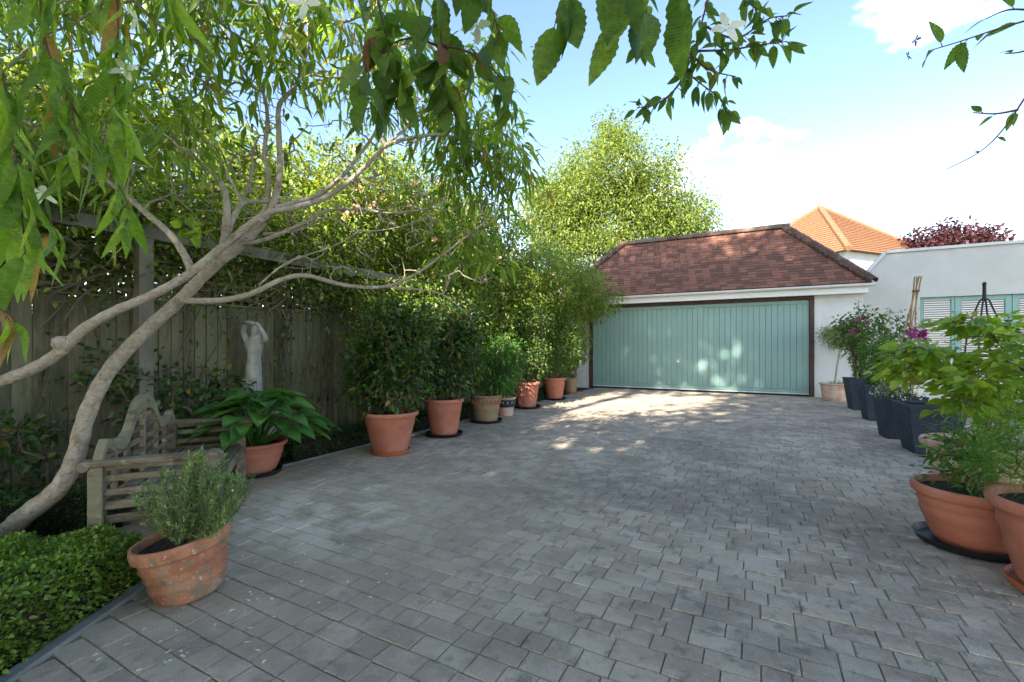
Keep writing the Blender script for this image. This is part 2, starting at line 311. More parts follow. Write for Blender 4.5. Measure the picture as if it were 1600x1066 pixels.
def foliage(parent, C, D, L, Wd, m, name='foliage', bend=.25, n_obj=0, wide=.42, N=None, stuff=True):
    C = np.asarray(C, float); n = len(C); L = np.broadcast_to(L, (n,)); Wd = np.broadcast_to(Wd, (n,)); D = np.asarray(D, float)
    loc = np.array(parent.location) if parent is not None else np.zeros(3)
    if n_obj:
        # the leaves that show largest become objects of their own
        order = np.argsort(np.linalg.norm(C-np.array([0, 0, H]), axis=1)/L); a = order[:n_obj]; rest = order[n_obj:]
        lm = leaf_mesh('leaf', float(np.mean(Wd/L)), bend, wide, m, .06 if m.name in ('clematis_leaf', 'bright_leaf') else 0)
        for i in a:
            d = Vector(unit(D[i])); nn = Vector((0, 0, 1))+Vector(rng.normal(size=3)*.5); s = d.cross(nn).normalized(); nn = s.cross(d)
            o = link('leaf', lm, None, parent); o.matrix_local = Matrix.Translation(Vector(C[i]-loc)) @ Matrix((d, -s, nn)).transposed().to_4x4() @ Matrix.Scale(float(L[i]), 4)
        C, D, L, Wd = C[rest], D[rest], L[rest], Wd[rest]
        if N is not None: N = N[rest]
    if len(C):
        V, Fq = leaf_np(C-loc, D, L, Wd, bend, N, wide)
        o = link(name, mesh_np(name, V, Fq), m, parent)
        if stuff: o['kind'] = 'stuff'
        return o
def skeleton(roots, pts, rad_tip=.003, rad_gain=.55, maxr=.03, sub=None):
    """join every cluster point to the nearest node already in the tree; returns tubes of the new twigs"""
    nodes = [np.array(r, float) for r in roots]; par = [-1]*len(nodes); nroot = len(nodes)
    base = np.mean(np.array(nodes), 0)
    pts = np.asarray(pts, float)
    arr = np.array(nodes)
    dmin = np.array([np.min(np.linalg.norm(arr-p, axis=1)) for p in pts])
    for i in np.argsort(dmin):
        p = pts[i]; arr = np.array(nodes); d = np.linalg.norm(arr-p, axis=1) + .25*np.maximum(arr[:, 2]-p[2], 0)
        j = int(np.argmin(d)); q = arr[j]
        mid = (p+q)/2 + rng.normal(size=3)*np.linalg.norm(p-q)*.09
        nodes.append(mid); par.append(j); nodes.append(p); par.append(len(nodes)-2)
    cnt = np.ones(len(nodes))
    for i in range(len(nodes)-1, nroot-1, -1):
        if par[i] >= 0: cnt[par[i]] += cnt[i]
    V = []; Fs = []; o = 0
    for i in range(nroot, len(nodes)):
        r1 = min(rad_tip*cnt[i]**rad_gain, maxr); j = par[i]; r0 = min(rad_tip*cnt[j]**rad_gain, maxr, r1*1.6) if j >= nroot else r1*1.2
        v, f = tube_np([nodes[j], nodes[i]], [r0, r1], 5); V.append(v); Fs.append(f+o); o += len(v)
    return np.concatenate(V), np.concatenate(Fs)
def stems_obj(name, VF, m, parent):
    loc = np.array(parent.location); o = link(name, mesh_np(name, VF[0]-loc, VF[1], True), m, parent)
    if name in ('stems', 'twigs'): o['kind'] = 'stuff'
    return o
def merge(parts):
    V = []; Fs = []; o = 0
    for v, f in parts: V.append(v); Fs.append(f+o); o += len(v)
    return np.concatenate(V), np.concatenate(Fs)
def ell(n, c, r, hollow=0.0):
    d = rdir(n); q = rng.uniform(hollow**3, 1, n)**(1/3); return np.array(c)+d*q[:, None]*np.array(r)
def clumps(P_, k, spread):
    P_ = np.asarray(P_); return np.repeat(P_, k, 0)+rng.normal(size=(len(P_)*k, 3))*spread
# ------------------------------------------------------------------ ground, bed, paving
o = link('ground', mesh_np('ground', [(-600, -600, -.05), (600, -600, -.05), (600, 900, -.05), (-600, 900, -.05)], [(0, 1, 2, 3)]), M['ground']); tag(o, kind='structure')
edge = [(-1.55, -.6), (-1.69, 2.20), (-2.10, 2.24), (-2.80, 3.55), tuple(UV(-3.85, 2.45)[:2]), tuple(UV(-3.85, 12.3)[:2])]
bedpts = edge + [tuple(UV(-5.0, 12.3)[:2]), tuple(UV(-5.0, -2.5)[:2]), (-3, -.6)]
gx = MB(); gx.add([(x, y, -.022) for x, y in bedpts], [tuple(range(len(bedpts)))])
o = gx.build('bed_soil', M['litter']); tag(o, kind='structure')
pave = empty('paving'); tag(pave, kind='structure')
pp = [tuple(UV(-3.85, 12.35)[:2]), tuple(UV(9, 12.35)[:2]), tuple(UV(9, -5)[:2]), (2, -.6)] + edge[:5]
mb = MB(); mb.add([(x, y, -.0062) for x, y in pp], [tuple(range(len(pp)))]); mb.build('joint_bed', M['joint'], pave)
def inside(x, y, poly):
    c = False; n = len(poly)
    for i in range(n):
        x1, y1 = poly[i]; x2, y2 = poly[i-1]
        if (y1 > y) != (y2 > y) and x < (x2-x1)*(y-y1)/(y2-y1)+x1: c = not c
    return c
blocks = []
v = -2.6; 
while v < 12.02:
    dv = random.choice((.094, .104, .114)); dv = min(dv, 12.08-v)
    u = -3.84
    if v < 2.5:
        while u < 3 and not (inside(*UV(u, v+dv/2)[:2], pp) and UV(u, v+dv/2).y > .4): u += .01
        u += .012
    while u < 6.4:
        du = random.choice((.09, .12, .12, .15, .18)); c = UV(u+du/2, v+dv/2)
        c2 = UV(u+.02, v+dv/2)
        if c.y > .45 and inside(c.x, c.y, pp): blocks.append((u, v, du, dv, c))
        u += du
    v += dv
def block_geo(du, dv, jit=True):
    g = .0017; b = .003; a = du/2-g; d = dv/2-g
    j = (lambda: random.uniform(-.0025, .0025)) if jit else (lambda: 0)
    t = [(-a+b+j(), -d+b+j(), 0), (a-b+j(), -d+b+j(), 0), (a-b+j(), d-b+j(), 0), (-a+b+j(), d-b+j(), 0)]
    s = [(-a, -d, -.0045), (a, -d, -.0045), (a, d, -.0045), (-a, d, -.0045)]; z = [(x, y, -.03) for x, y, _ in s]
    return t+s+z, [(0, 1, 2, 3)]+[(4+i, 4+(i+1) % 4, (i+1) % 4, i) for i in range(4)]+[(8+i, 8+(i+1) % 4, 4+(i+1) % 4, 4+i) for i in range(4)]
vis = [i for i, b in enumerate(blocks) if b[4].y > .9 and abs(b[4].x/b[4].y) < 1.13]
vis.sort(key=lambda i: blocks[i][4].length); near_set = set(vis[:300]); cache = {}
rest = MB()
for i, (u, v, du, dv, c) in enumerate(blocks):
    rz = ROTZ+random.uniform(-.008, .008); dz = random.uniform(-.0025, .0025); tx, ty = random.uniform(-.004, .004), random.uniform(-.004, .004)
    if i in near_set:
        key = (du, round(dv, 3), random.randint(0, 2))
        if key not in cache:
            V, Fs = block_geo(du, dv); me = bpy.data.meshes.new('sett'); me.from_pydata(V, [], Fs); me.materials.append(M['sett']); cache[key] = me
        link('sett', cache[key], None, pave, (c.x, c.y, dz), (tx, ty, rz))
    else:
        V, Fs = block_geo(du, dv); ca, sa = math.cos(rz), math.sin(rz)
        rest.add([(c.x+x*ca-y*sa, c.y+x*sa+y*ca, z+dz+x*tx+y*ty) for x, y, z in V], Fs)
o = rest.build('far_setts', M['sett'], pave); o['kind'] = 'stuff'
mb = MB(); mb.bar((-1.565, -.5, -.02), (-1.705, 2.20, -.02), .055, .07); mb.bar((-1.73, 2.22, -.02), (-2.08, 2.255, -.02), .055, .066)
o = mb.build('kerb', M['kerb'], bevel=.006); tag(o, kind='structure')
mb = MB(); mb.bar(UV(-3.875, 2.5, -.02), UV(-3.875, 12.0, -.02), .04, .06); o = mb.build('kerb', M['kerb'], bevel=.006); tag(o, kind='structure')
# ------------------------------------------------------------------ garage
def frame_uv(o): o.rotation_euler = (0, 0, ROTZ); return o
gar = empty('garage', (0, 0, 0), ROTZ)       # local x = u, local y = v
tag(gar, 'white garage with brown hipped tile roof and wide sage green door', 'garage')
GV = 12.1; EV = 11.85; RV = 13.36; BV = 14.87; ZE = 2.42; ZR = 4.11
wl = MB(); wl.box(-4.75, -4.08, GV, GV+.25, -.05, 2.42); wl.box(1.12, 2.0, GV, GV+.25, -.05, 2.42); wl.box(-4.08, 1.12, GV, GV+.25, 2.25, 2.42)
wl.box(-4.75, -4.5, GV+.25, BV-.25, -.05, 2.42); wl.box(1.75, 2.0, GV+.25, BV-.25, -.05, 2.42); wl.box(-4.75, 2.0, BV-.25, BV, -.05, 2.42)
wl.build('wall', M['white_wall'], gar)
fr = MB(); fr.box(-4.08, -3.99, GV-.03, GV+.12, 0, 2.17); fr.box(1.03, 1.12, GV-.03, GV+.12, 0, 2.17); fr.box(-4.08, 1.12, GV-.03, GV+.12, 2.17, 2.25)
fr.build('door_frame', M['brown_wood'], gar, bevel=.004)
mb = MB(); mb.box(-3.99, 1.03, GV-.01, GV+.06, 0.002, .035); mb.build('threshold', M['rubber'], gar)
dr = MB(); dr.box(-3.985, 1.025, GV+.05, GV+.08, .045, 2.165)
door = dr.build('door', M['sage'], gar)
for a in ((-3.985, 1.025, 2.08, 2.165), (-3.985, 1.025, .045, .15)):
    mb = MB(); mb.box(a[0], a[1], GV+.026, GV+.05, a[2], a[3]); mb.build('rail', M['sage'], door, bevel=.003)
for a in ((-3.985, -3.87), (.91, 1.025)):
    mb = MB(); mb.box(a[0], a[1], GV+.027, GV+.05, .15, 2.08); mb.build('stile', M['sage'], door, bevel=.003)
nb = 39; wdt = (.91+3.87)/nb
bme = None
for i in range(nb):
    if bme is None:
        mb = MB(); mb.box(.003, wdt-.003, 0, .02, .155, 2.075); ob = mb.build('board', M['sage'], door, bevel=.004); bme = ob
    else:
        ob = bme.copy(); COL.objects.link(ob); ob.parent = door
    ob.location = (-3.87+i*wdt, GV+.031, 0)
mb = MB(); mb.box(-3.985, 1.025, GV+.015, GV+.03, .042, .06); mb.build('bottom_strip', M['white_paint'], door)
hd = MB(); hd.box(-1.79, -1.73, GV+.012, GV+.03, .66, .80); hd.tube([(-1.76, GV+.02, .70), (-1.76, GV-.04, .70), (-1.76, GV-.05, .69)], [.014, .014, .026], 10)
hd.build('handle', M['chrome'], door, smooth=True)
mb = MB(); mb.box(-4.9, 2.05, EV+.06, EV+.085, 2.25, 2.42); mb.box(-4.9, 2.05, EV+.086, GV-.002, 2.255, 2.275); mb.build('fascia', M['white_paint'], gar)
gt = MB()
gp = [(.055*math.cos(a), .055*math.sin(a)) for a in np.linspace(math.pi, 2*math.pi, 9)]
for x0, x1 in ((-4.98, 2.16),):
    V = [(x, EV+.0+y, 2.435+z) for x in (x0, x1) for y, z in gp]; gt.add(V, [(i, i+1, i+10, i+9) for i in range(8)]+[tuple(range(9)), tuple(range(9, 18))])
    V = [(x, EV+y*.9, 2.436+z*.9) for x in (x0, x1) for y, z in gp]; gt.add(V, [(i, i+1, i+10, i+9) for i in range(8)])
for x in (-3.4, -2.2, -1.0, .2, 1.3): 
    V = [(x+dx, EV+y*1.1, 2.436+z*1.1) for dx in (0, .03) for y, z in gp]; gt.add(V, [(i, i+1, i+10, i+9) for i in range(8)])
gt.build('gutter', M['white_paint'], gar, smooth=True)
# roof: four planes under real tiles
UL, UR_ = -4.93, 2.07; RL, RR = UL+1.514, UR_-1.514
rf = MB(); e = ZE+.02
rf.add([(UL, EV, e), (UR_, EV, e), (UR_, BV, e), (UL, BV, e), (RL, RV, ZR), (RR, RV, ZR)], [(0, 1, 5, 4), (1, 2, 5), (2, 3, 4, 5), (3, 0, 4), (0, 3, 2, 1)])
roof = rf.build('roof', M['darkbark'], gar)
tm = MB(); tm.box(-.079, .079, 0, .16, 0, .013); tob = tm.build('roof_tile', M['tile'], roof); tme = tob.data; bpy.data.objects.remove(tob)
slope = math.atan2(ZR-e, RV-EV); gauge = .098; ns = int(math.hypot(ZR-e, RV-EV)/gauge)
spots = []
for j in range(ns):
    s = j*gauge; y = EV-.02+s*math.cos(slope); z = e+.012+s*math.sin(slope); inset = max(0, (y-EV))
    x = UL+inset+(.082 if j % 2 else 0)
    while x < UR_-inset+.02:
        spots.append((x, y, z, slope, 0)); x += .164
for sgn in (1, -1):                                   # hipped ends
    for j in range(ns):
        s = j*gauge; d = -.02+s*math.cos(slope); z = e+.012+s*math.sin(slope)
        y = EV+max(d, 0)+(.082 if j % 2 else 0)
        while y < BV-max(d, 0): spots.append(((UR_-d) if sgn > 0 else (UL+d), y, z, slope, sgn)); y += .164
def tile_mat(x, y, z, sl, side):
    m = Matrix.Rotation(sl-.10+random.uniform(-.02, .02), 4, 'X')
    if side: m = Matrix.Rotation(side*math.pi/2, 4, 'Z') @ m
    return Matrix.Translation((x, y, z+random.uniform(0, .004))) @ m @ Matrix.Rotation(random.uniform(-.015, .015), 4, 'Z')
front = [s for s in spots if s[4] == 0]
front.sort(key=lambda s: (UV(s[0], s[1])-Vector((0, 0, 0))).length)
own = set(front[:300]); tb = MB()
tv = [v.co.copy() for v in tme.vertices]; tf = [tuple(p.vertices) for p in tme.polygons]
for s in spots:
    mt = tile_mat(*s)
    if s in own: ob = link('roof_tile', tme, None, roof); ob.matrix_local = mt
    else: tb.add([mt @ p for p in tv], tf)
o = tb.build('far_roof_tiles', M['tile'], roof); o['kind'] = 'stuff'
def ridge_piece(r, ln):
    mb = MB(); k = 7; an = np.linspace(-.15*math.pi, 1.15*math.pi, k)
    for rr, l0, l1 in ((r, 0, ln),):
        V = [(x, rr*math.cos(a)*(1 if x else 1.12), rr*math.sin(a)*.75*(1 if x else 1.12)) for x in (l0, l1) for a in an]
        V += [(x, (rr-.018)*math.cos(a), (rr-.018)*math.sin(a)*.75) for x in (l0, l1) for a in an]
        Fs = [(i, i+1, k+i+1, k+i) for i in range(k-1)]+[(2*k+i, 3*k+i, 3*k+i+1, 2*k+i+1) for i in range(k-1)]+[(i, 2*k+i, 2*k+i+1, i+1) for i in range(k-1)]+[(k+i, k+i+1, 3*k+i+1, 3*k+i) for i in range(k-1)]
        mb.add(V, Fs)
    ob = mb.build('ridge_tile', M['ridge'], roof, smooth=True); me = ob.data; bpy.data.objects.remove(ob); return me
rme = ridge_piece(.11, .34); hme = ridge_piece(.10, .26)
def run(me, name, a, b, step, lift):
    a = Vector(a); b = Vector(b); d = (b-a); n = int(d.length/step); d.normalize()
    s = Vector((0, 0, 1)).cross(d).normalized(); up = d.cross(s)
    for i in range(n):
        ob = link(name, me, None, roof); q = a+d*(i*step)
        ob.matrix_local = Matrix.Translation(q+up*lift) @ Matrix((d, s, up)).transposed().to_4x4() @ Matrix.Rotation(random.uniform(-.03, .03)+(-.09 if name == 'hip_tile' else 0), 4, 'Y')
run(rme, 'ridge_tile', (RL-.1, RV, ZR), (RR+.36, RV, ZR), .325, .03)
run(hme, 'hip_tile', (UR_+.03, EV-.03, e), (RR, RV, ZR), .145, .045)
run(hme, 'hip_tile', (UL-.03, EV-.03, e), (RL, RV, ZR), .145, .045)
# ------------------------------------------------------------------ cream house on the right
hs = empty('house', (0, 0, 0), ROTZ); tag(hs, 'cream rendered flat-roofed house with sage green windows beside the garage', 'house')
HV = 12.32; wx = [(2.99, 3.53, 1.05), (3.53, 4.36, .05), (4.36, 5.2, .05), (5.2, 5.75, 1.05)]; ZT = 2.13
mb = MB()
mb.add([(x, y, z) for y in (HV, HV+.3) for x, z in ((2.01, -.05), (2.98, -.05), (2.98, 3.10), (2.42, 3.10), (2.01, 2.55))], [(0, 1, 2, 3, 4), (9, 8, 7, 6, 5), (0, 5, 6, 1), (3, 2, 7, 8), (4, 3, 8, 9), (0, 4, 9, 5)])
mb.box(2.98, 5.76, HV, HV+.3, ZT+.005, 3.10); mb.box(5.76, 9.5, HV, HV+.3, -.05, 3.10)
mb.box(2.98, 3.53, HV, HV+.3, -.05, 1.04); mb.box(5.2, 5.76, HV, HV+.3, -.05, 1.04)
mb.box(2.3, 9.5, HV+.3, HV+6, -.05, 2.9)
mb.build('wall', M['cream_wall'], hs)
mb = MB(); mb.box(2.42, 9.5, HV-.04, HV+.34, 3.103, 3.16); mb.add([(x+dx, y, z+dz) for dx, dz in ((0, 0), (-.035, .035)) for y in (HV-.04, HV+.34) for x, z in ((2.0, 2.55), (2.42, 3.103))], [(0, 1, 3, 2), (4, 6, 7, 5), (0, 4, 5, 1), (2, 3, 7, 6), (0, 2, 6, 4), (1, 5, 7, 3)])
mb.build('coping', M['white_wall'], hs)
for i, (x0, x1, zb) in enumerate(wx):
    nm = 'window' if zb > .5 else 'door'
    mb = MB(); w = .05 if nm == 'window' else .09; yo = HV+.06; f0 = x0+.004; f1 = x1-.004
    mb.box(f0, f0+w, yo, yo+.07, zb, ZT); mb.box(f1-w, f1, yo, yo+.07, zb, ZT); mb.box(f0+w, f1-w, yo+.002, yo+.068, ZT-w, ZT); mb.box(f0+w, f1-w, yo+.002, yo+.068, zb, zb+w)
    if nm == 'window': mb.box(f0+w, f1-w, yo+.01, yo+.06, 1.58, 1.615)
    wo = mb.build(nm, M['window_sage'], hs, bevel=.004)
    mb = MB(); mb.box(f0+w, f1-w, yo+.03, yo+.036, zb+w, ZT-w); mb.build('pane', M['glass'], wo).data.materials[0] = M['clear'] if 'clear' in M else M['glass']
    mb = MB(); z = zb+w+.02
    while z < ZT-w-.01:
        mb.box(f0+w+.01, f1-w-.01, yo+.012, yo+.026, z, z+.022); z += .045
    mb.build('blind', M['blind'], wo)
    if nm == 'window': mb = MB(); mb.box(x0-.03, x1+.03, HV-.05, HV+.058, zb-.04, zb-.003); mb.build('sill', M['window_sage'], wo)
    else: mb = MB(); hx = f1-.045 if i == 1 else f0+.045; mb.bar((hx, yo-.03, 1.02), (hx, yo-.03, 1.16), .018, .018); mb.bar((hx, yo-.03, 1.1), (hx, yo+.002, 1.1), .015, .015, (0, 0, 1)); mb.build('handle', M['chrome'], wo)
# ------------------------------------------------------------------ far house with the orange roof
Yh = 24; ap = P(1281, 325, Yh); ez = P(1345, 420, Yh).z
fh = empty('house', (ap.x, ap.y, 0), R(22)); tag(fh, 'distant house with steep orange clay tiled pyramid roof', 'house')
hw = 3.7; mb = MB(); mb.box(-hw+.3, hw-.3, -hw+.3, hw-.3, -.05, ez); mb.build('wall', M['white_wall'], fh)
mb = MB(); mb.add([(-hw, -hw, ez), (hw, -hw, ez), (hw, hw, ez), (-hw, hw, ez), (0, 0, ap.z)], [(0, 1, 4), (1, 2, 4), (2, 3, 4), (3, 0, 4), (3, 2, 1, 0)]); fro = mb.build('roof', M['far_tile'], fh)
crs = MB()
for j in range(1, 24):
    t = j/24; w = hw*(1-t); z = ez+(ap.z-ez)*t
    for s in (0, 1):
        a = Matrix.Rotation(s*math.pi/2, 3, 'Z'); q = [a @ Vector(p) for p in ((-w, -w-.03, z-.02), (w, -w-.03, z-.02))]; crs.bar(q[0], q[1], .09, .03)
        q = [a @ Vector(p) for p in ((-w, w+.03, z-.02), (w, w+.03, z-.02))]; crs.bar(q[0], q[1], .09, .03)
o = crs.build('tile_courses', M['far_tile'], fro); o['kind'] = 'stuff'
for sx_, sy_ in ((-1, -1), (1, -1), (1, 1), (-1, 1)):
    mb = MB(); mb.tube([(sx_*hw, sy_*hw, ez+.03), (0, 0, ap.z+.03)], .13, 7); mb.build('hip_ridge', M['far_tile'], fro)
# ------------------------------------------------------------------ fence, trellis, pergola
FU = -4.6
fence = empty('fence', UV(FU, 0), ROTZ); tag(fence, 'weathered close-board timber fence with lattice trellis along its top', 'fence')
bm_ = None
v = -1.6; k = 0
while v < 12.0:
    if bm_ is None:
        mb = MB(); mb.add([(0, 0, -.04), (0, .108, -.04), (.009, .108, -.04), (.024, 0, -.04), (0, 0, 1.5), (0, .108, 1.5), (.009, .108, 1.5), (.024, 0, 1.5)], [(0, 1, 2, 3), (4, 7, 6, 5), (0, 4, 5, 1), (1, 5, 6, 2), (2, 6, 7, 3), (3, 7, 4, 0)])
        ob = mb.build('board', M['fence'], fence); bm_ = ob
    else: ob = bm_.copy(); COL.objects.link(ob); ob.parent = fence
    ob.location = (random.uniform(-.003, .003), v, random.uniform(-.012, .006)); ob.rotation_euler = (random.uniform(-.006, .006), 0, 0); v += .098
lm = None
v = -1.6
while v < 12.0:
    if lm is None: mb = MB(); mb.box(0, .012, 0, .024, 1.52, 1.83); ob = mb.build('trellis_slat', M['fence'], fence); lm = ob
    else: ob = lm.copy(); COL.objects.link(ob); ob.parent = fence
    ob.location = (.014, v, 0); v += .085
for z in (1.56, 1.63, 1.70, 1.77):
    mb = MB(); mb.box(.027, .039, -1.6, 12, z, z+.024); mb.build('trellis_rail', M['fence'], fence)
mb = MB(); mb.box(-.02, .05, -1.6, 12, 1.832, 1.86); mb.build('top_rail', M['fence'], fence); mb = MB(); mb.box(-.01, .045, -1.6, 12, 1.5, 1.52); mb.build('capping', M['fence'], fence)
for v in (-.4, 1.35, 3.1, 4.9, 6.7, 8.5, 10.3):
    mb = MB(); mb.box(-.11, -.01, v, v+.1, -.05, 1.83); mb.build('post', M['fence'], fence)
perg = empty('pergola', UV(-4.3, 0), ROTZ); tag(perg, 'low grey timber pergola beam on posts running along the fence', 'pergola')
mb = MB(); mb.box(-.035, .035, -1.5, 5.4, 1.965, 2.07); mb.build('beam', M['beam'], perg, bevel=.006)
mb = MB(); mb.box(-.035, .035, 5.41, 11.7, 1.965, 2.07); mb.build('beam', M['beam'], perg, bevel=.006)
for v in (.2, 1.8, 5.4, 7.6, 9.6, 11.5):
    mb = MB(); mb.box(-.05, .05, v-.05, v+.05, -.05, 1.963); mb.build('post', M['beam'], perg, bevel=.006)
# ------------------------------------------------------------------ bench
B0 = Vector((-2.06, 2.26, 0)); ld = Vector((-.407, .913, 0)).normalized()
bench = empty('garden_bench', B0, math.atan2(ld.y, ld.x)); tag(bench, 'weathered wooden garden bench with arched scrolled back in front of the fence', 'bench')
BL = 1.36; BD = -.46           # local x along the length, local -y to the front (facing the paving)
AH = .54; SH = .32
def bpart(name, fn, bev=.005, smooth=False):
    mb = MB(); fn(mb); return mb.build(name, M['wood'], bench, bevel=bev, smooth=smooth)
for x in (0, BL):
    bpart('leg', lambda m: m.box(x-.03, x+.03, -.03, .03, 0, AH-.03)); bpart('leg', lambda m: m.box(x-.03, x+.03, BD-.03, BD+.03, 0, AH-.04))
    bpart('arm', lambda m: m.box(x-.042, x+.042, BD-.02, .045, AH-.028, AH))
    bpart('arm_scroll', lambda m: m.tube([(x-.046, BD-.03, AH-.04), (x+.046, BD-.03, AH-.04)], .048, 14), .004, True)
    bpart('arm_scroll', lambda m: m.tube([(x-.036, .045, AH-.025), (x+.036, .045, AH-.025)], .028, 14), .004, True)
    for z in (.22, .29, .36, .43, .485):
        bpart('side_slat', lambda m: m.box(x-.011, x+.011, BD+.03, -.03, z, z+.042 if z < .3 else z+.032), .003)
top = [(0, .545), (.03, .60), (.055, .632), (.085, .625), (.11, .605), (.17, .605), (.23, .60), (.28, .625), (.32, .675), (.36, .735), (.40, .775), (.45, .80), (.5, .807)]
top = top+[(1-t, z) for t, z in top[-2::-1]]
thk = [.05+.045*min(1, abs(t-.5)*0+max(0, 1-abs(t-.5)*2.2)) for t, z in top]
def crest(m):
    n = len(top); V = []
    for y in (-.02, .02):
        for (t, z), h_ in zip(top, thk): V += [(t*BL, y, z), (t*BL, y, z-h_)]
    Fs = []
    for i in range(n-1):
        a = 2*i; Fs += [(a, a+2, a+3, a+1), (2*n+a, 2*n+a+1, 2*n+a+3, 2*n+a+2), (a, 2*n+a, 2*n+a+2, a+2), (a+1, a+3, 2*n+a+3, 2*n+a+1)]
    Fs += [(0, 1, 2*n+1, 2*n), (2*n-2, 4*n-2, 4*n-1, 2*n-1)]
    m.add(V, Fs)
bpart('crest_rail', crest)
def ztop(t): return float(np.interp(t, [a for a, b in top], [b for a, b in top]))-float(np.interp(t, [a for a, b in top], thk))+.01
for t in (.16, .30, .5, .70, .84):
    bpart('back_upright', lambda m: m.box(t*BL-.016, t*BL+.016, -.012, .012, SH, ztop(t)), .003)
for i, z in enumerate((.385, .45, .515, .585, .66)):
    ts = [t for t in np.linspace(0.02, .98, 97) if ztop(t) > z+.03]
    bpart('back_slat', lambda m: m.box(ts[0]*BL, ts[-1]*BL, -.0095, .0095, z, z+.028), .003)
bpart('seat_rail', lambda m: m.box(.03, BL-.03, BD-.014, BD+.014, SH-.075, SH-.012)); bpart('seat_rail', lambda m: m.box(.03, BL-.03, -.014, .014, SH-.06, SH-.0))
for i in range(6):
    y = BD+.005+i*.075; bpart('seat_slat', lambda m: m.box(.0+.035, BL-.035, y, y+.058, SH-.011, SH+.011), .004)
# ------------------------------------------------------------------ statue
st = empty('statue', UV(-4.38, 2.75)); st.rotation_euler = (0, 0, R(-12)); tag(st, 'pale stone figure with arms raised over its head against the fence', 'statue')
def skin(name, nodes, edges, m, parent, sub=2):
    me = bpy.data.meshes.new(name); me.from_pydata([n[0] for n in nodes], edges, []); me.materials.append(m)
    ob = link(name, me, None, parent); md = ob.modifiers.new('skin', 'SKIN'); md.use_smooth_shade = True
    for i, n in enumerate(nodes):
        r = n[1]; me.skin_vertices[0].data[i].radius = r if isinstance(r, tuple) else (r, r)
    me.skin_vertices[0].data[0].use_root = True
    s = ob.modifiers.new('sub', 'SUBSURF'); s.levels = sub; s.render_levels = sub; return ob
z0 = .46
N_ = [((0, 0, z0+.42), (.085, .065)), ((.005, 0, z0+.52), (.064, .052)), ((.01, -.005, z0+.61), (.082, .060)), ((.012, 0, z0+.70), (.075, .05)), ((.02, -.005, z0+.755), .030), ((.03, -.015, z0+.81), (.046, .052)), ((.03, -.01, z0+.865), (.04, .045)),
      ((-.075, 0, z0+.705), .034), ((-.10, -.02, z0+.79), .032), ((-.05, -.05, z0+.885), .026), ((.045, -.065, z0+.875), .021), ((.075, -.06, z0+.86), .019),
      ((.095, 0, z0+.70), .033), ((.175, -.045, z0+.715), .030), ((.19, -.065, z0+.74), .026), ((.13, -.07, z0+.83), .022), ((.085, -.065, z0+.885), .019),
      ((-.005, 0, z0+.30), (.098, .078)), ((-.01, .0, z0+.15), (.095, .08)), ((-.01, .0, z0+.02), (.10, .09))]
E_ = [(0, 1), (1, 2), (2, 3), (3, 4), (4, 5), (5, 6), (3, 7), (7, 8), (8, 9), (9, 10), (10, 11), (3, 12), (12, 13), (13, 14), (14, 15), (15, 16), (0, 17), (17, 18), (18, 19)]
body = skin('body', N_, E_, M['stone'], st)
hair = skin('hair', [((.03, .02, z0+.85), .05), ((.0, .05, z0+.80), .04), ((-.03, .06, z0+.72), .03), ((-.085, .04, z0+.62), .022)], [(0, 1), (1, 2), (2, 3)], M['stone'], st)
fold = MB()
for a in np.linspace(-2.6, -.5, 9):
    q = [(math.cos(a)*.098*s-.008, math.sin(a)*.084*s, z0+zz) for zz, s in ((.34, .93), (.22, 1.0), (.1, 1.02), (.0, 1.08))]; fold.tube(smooth_path(q, 4), [.004]+[.011]*11+[.013], 6)
fold.build('drapery', M['stone'], st, smooth=True)
mb = MB(); mb.box(-.15, .15, -.14, .14, -.03, .40); mb.box(-.17, .17, -.16, .16, .401, .46); mb.build('plinth', M['stone'], st, bevel=.01)
# ------------------------------------------------------------------ pots
def pot(name, loc, rr, rb, h, m, label, bands=(), rim=.035, tilt=None, bowl=0.0, group=None, cat='plant pot', ztop_=None):
    z = 0.0; prof = [(0.0, .0), (rb*.96, 0), (rb, .012)]
    nseg = 14
    for i in range(1, nseg+1):
        t = i/nseg; r = rb+(rr*.90-rb)*(t**(1-bowl) if bowl else t); z = .012+(h-rim*1.1-.012)*t
        for b in bands:
            if abs(t-b) < .036: r += .006
        prof.append((r, z))
    zr = h-rim
    prof += [(rr*.93, zr), (rr*.985, zr+.004), (rr, zr+rim*.4), (rr, zr+rim*.75), (rr*.975, h), (rr*.92, h+.001), (rr*.875, h-.012), (rr*.86, h-.05), (rr*.82, h-.055)]
    mb = MB(); mb.lathe(prof, 48); ob = mb.build(name, m, None, smooth=True, loc=loc)
    tag(ob, label, cat, group)
    s = MB(); s.disc(rr*.87, h-.035); s.build('soil', M['soil'], ob)
    if tilt: ob.rotation_euler = tilt
    return ob
def saucer(loc, r, m, label, group=None):
    mb = MB(); mb.lathe([(0, .004), (r*.9, .004), (r*.93, .0045), (r, .04), (r*.97, .042), (r*.9, .012), (0, .012)], 40)
    ob = mb.build('saucer', m, None, smooth=True, loc=loc); tag(ob, label, 'saucer', group); return ob
def g2(px, py): p = G(px, py); return (p.x, p.y, 0)
def up(p, dz=.013): return (p[0], p[1], p[2]+dz)
LP = {}
LP['rose'] = g2(300, 922); LP['hosta'] = g2(398, 740); LP['p1'] = g2(610, 707); LP['p2'] = g2(694, 680); LP['p3'] = g2(760, 659); LP['pb'] = g2(790, 649); LP['p4'] = g2(823, 637); LP['p5'] = g2(866, 624); LP['p6'] = g2(892, 614)
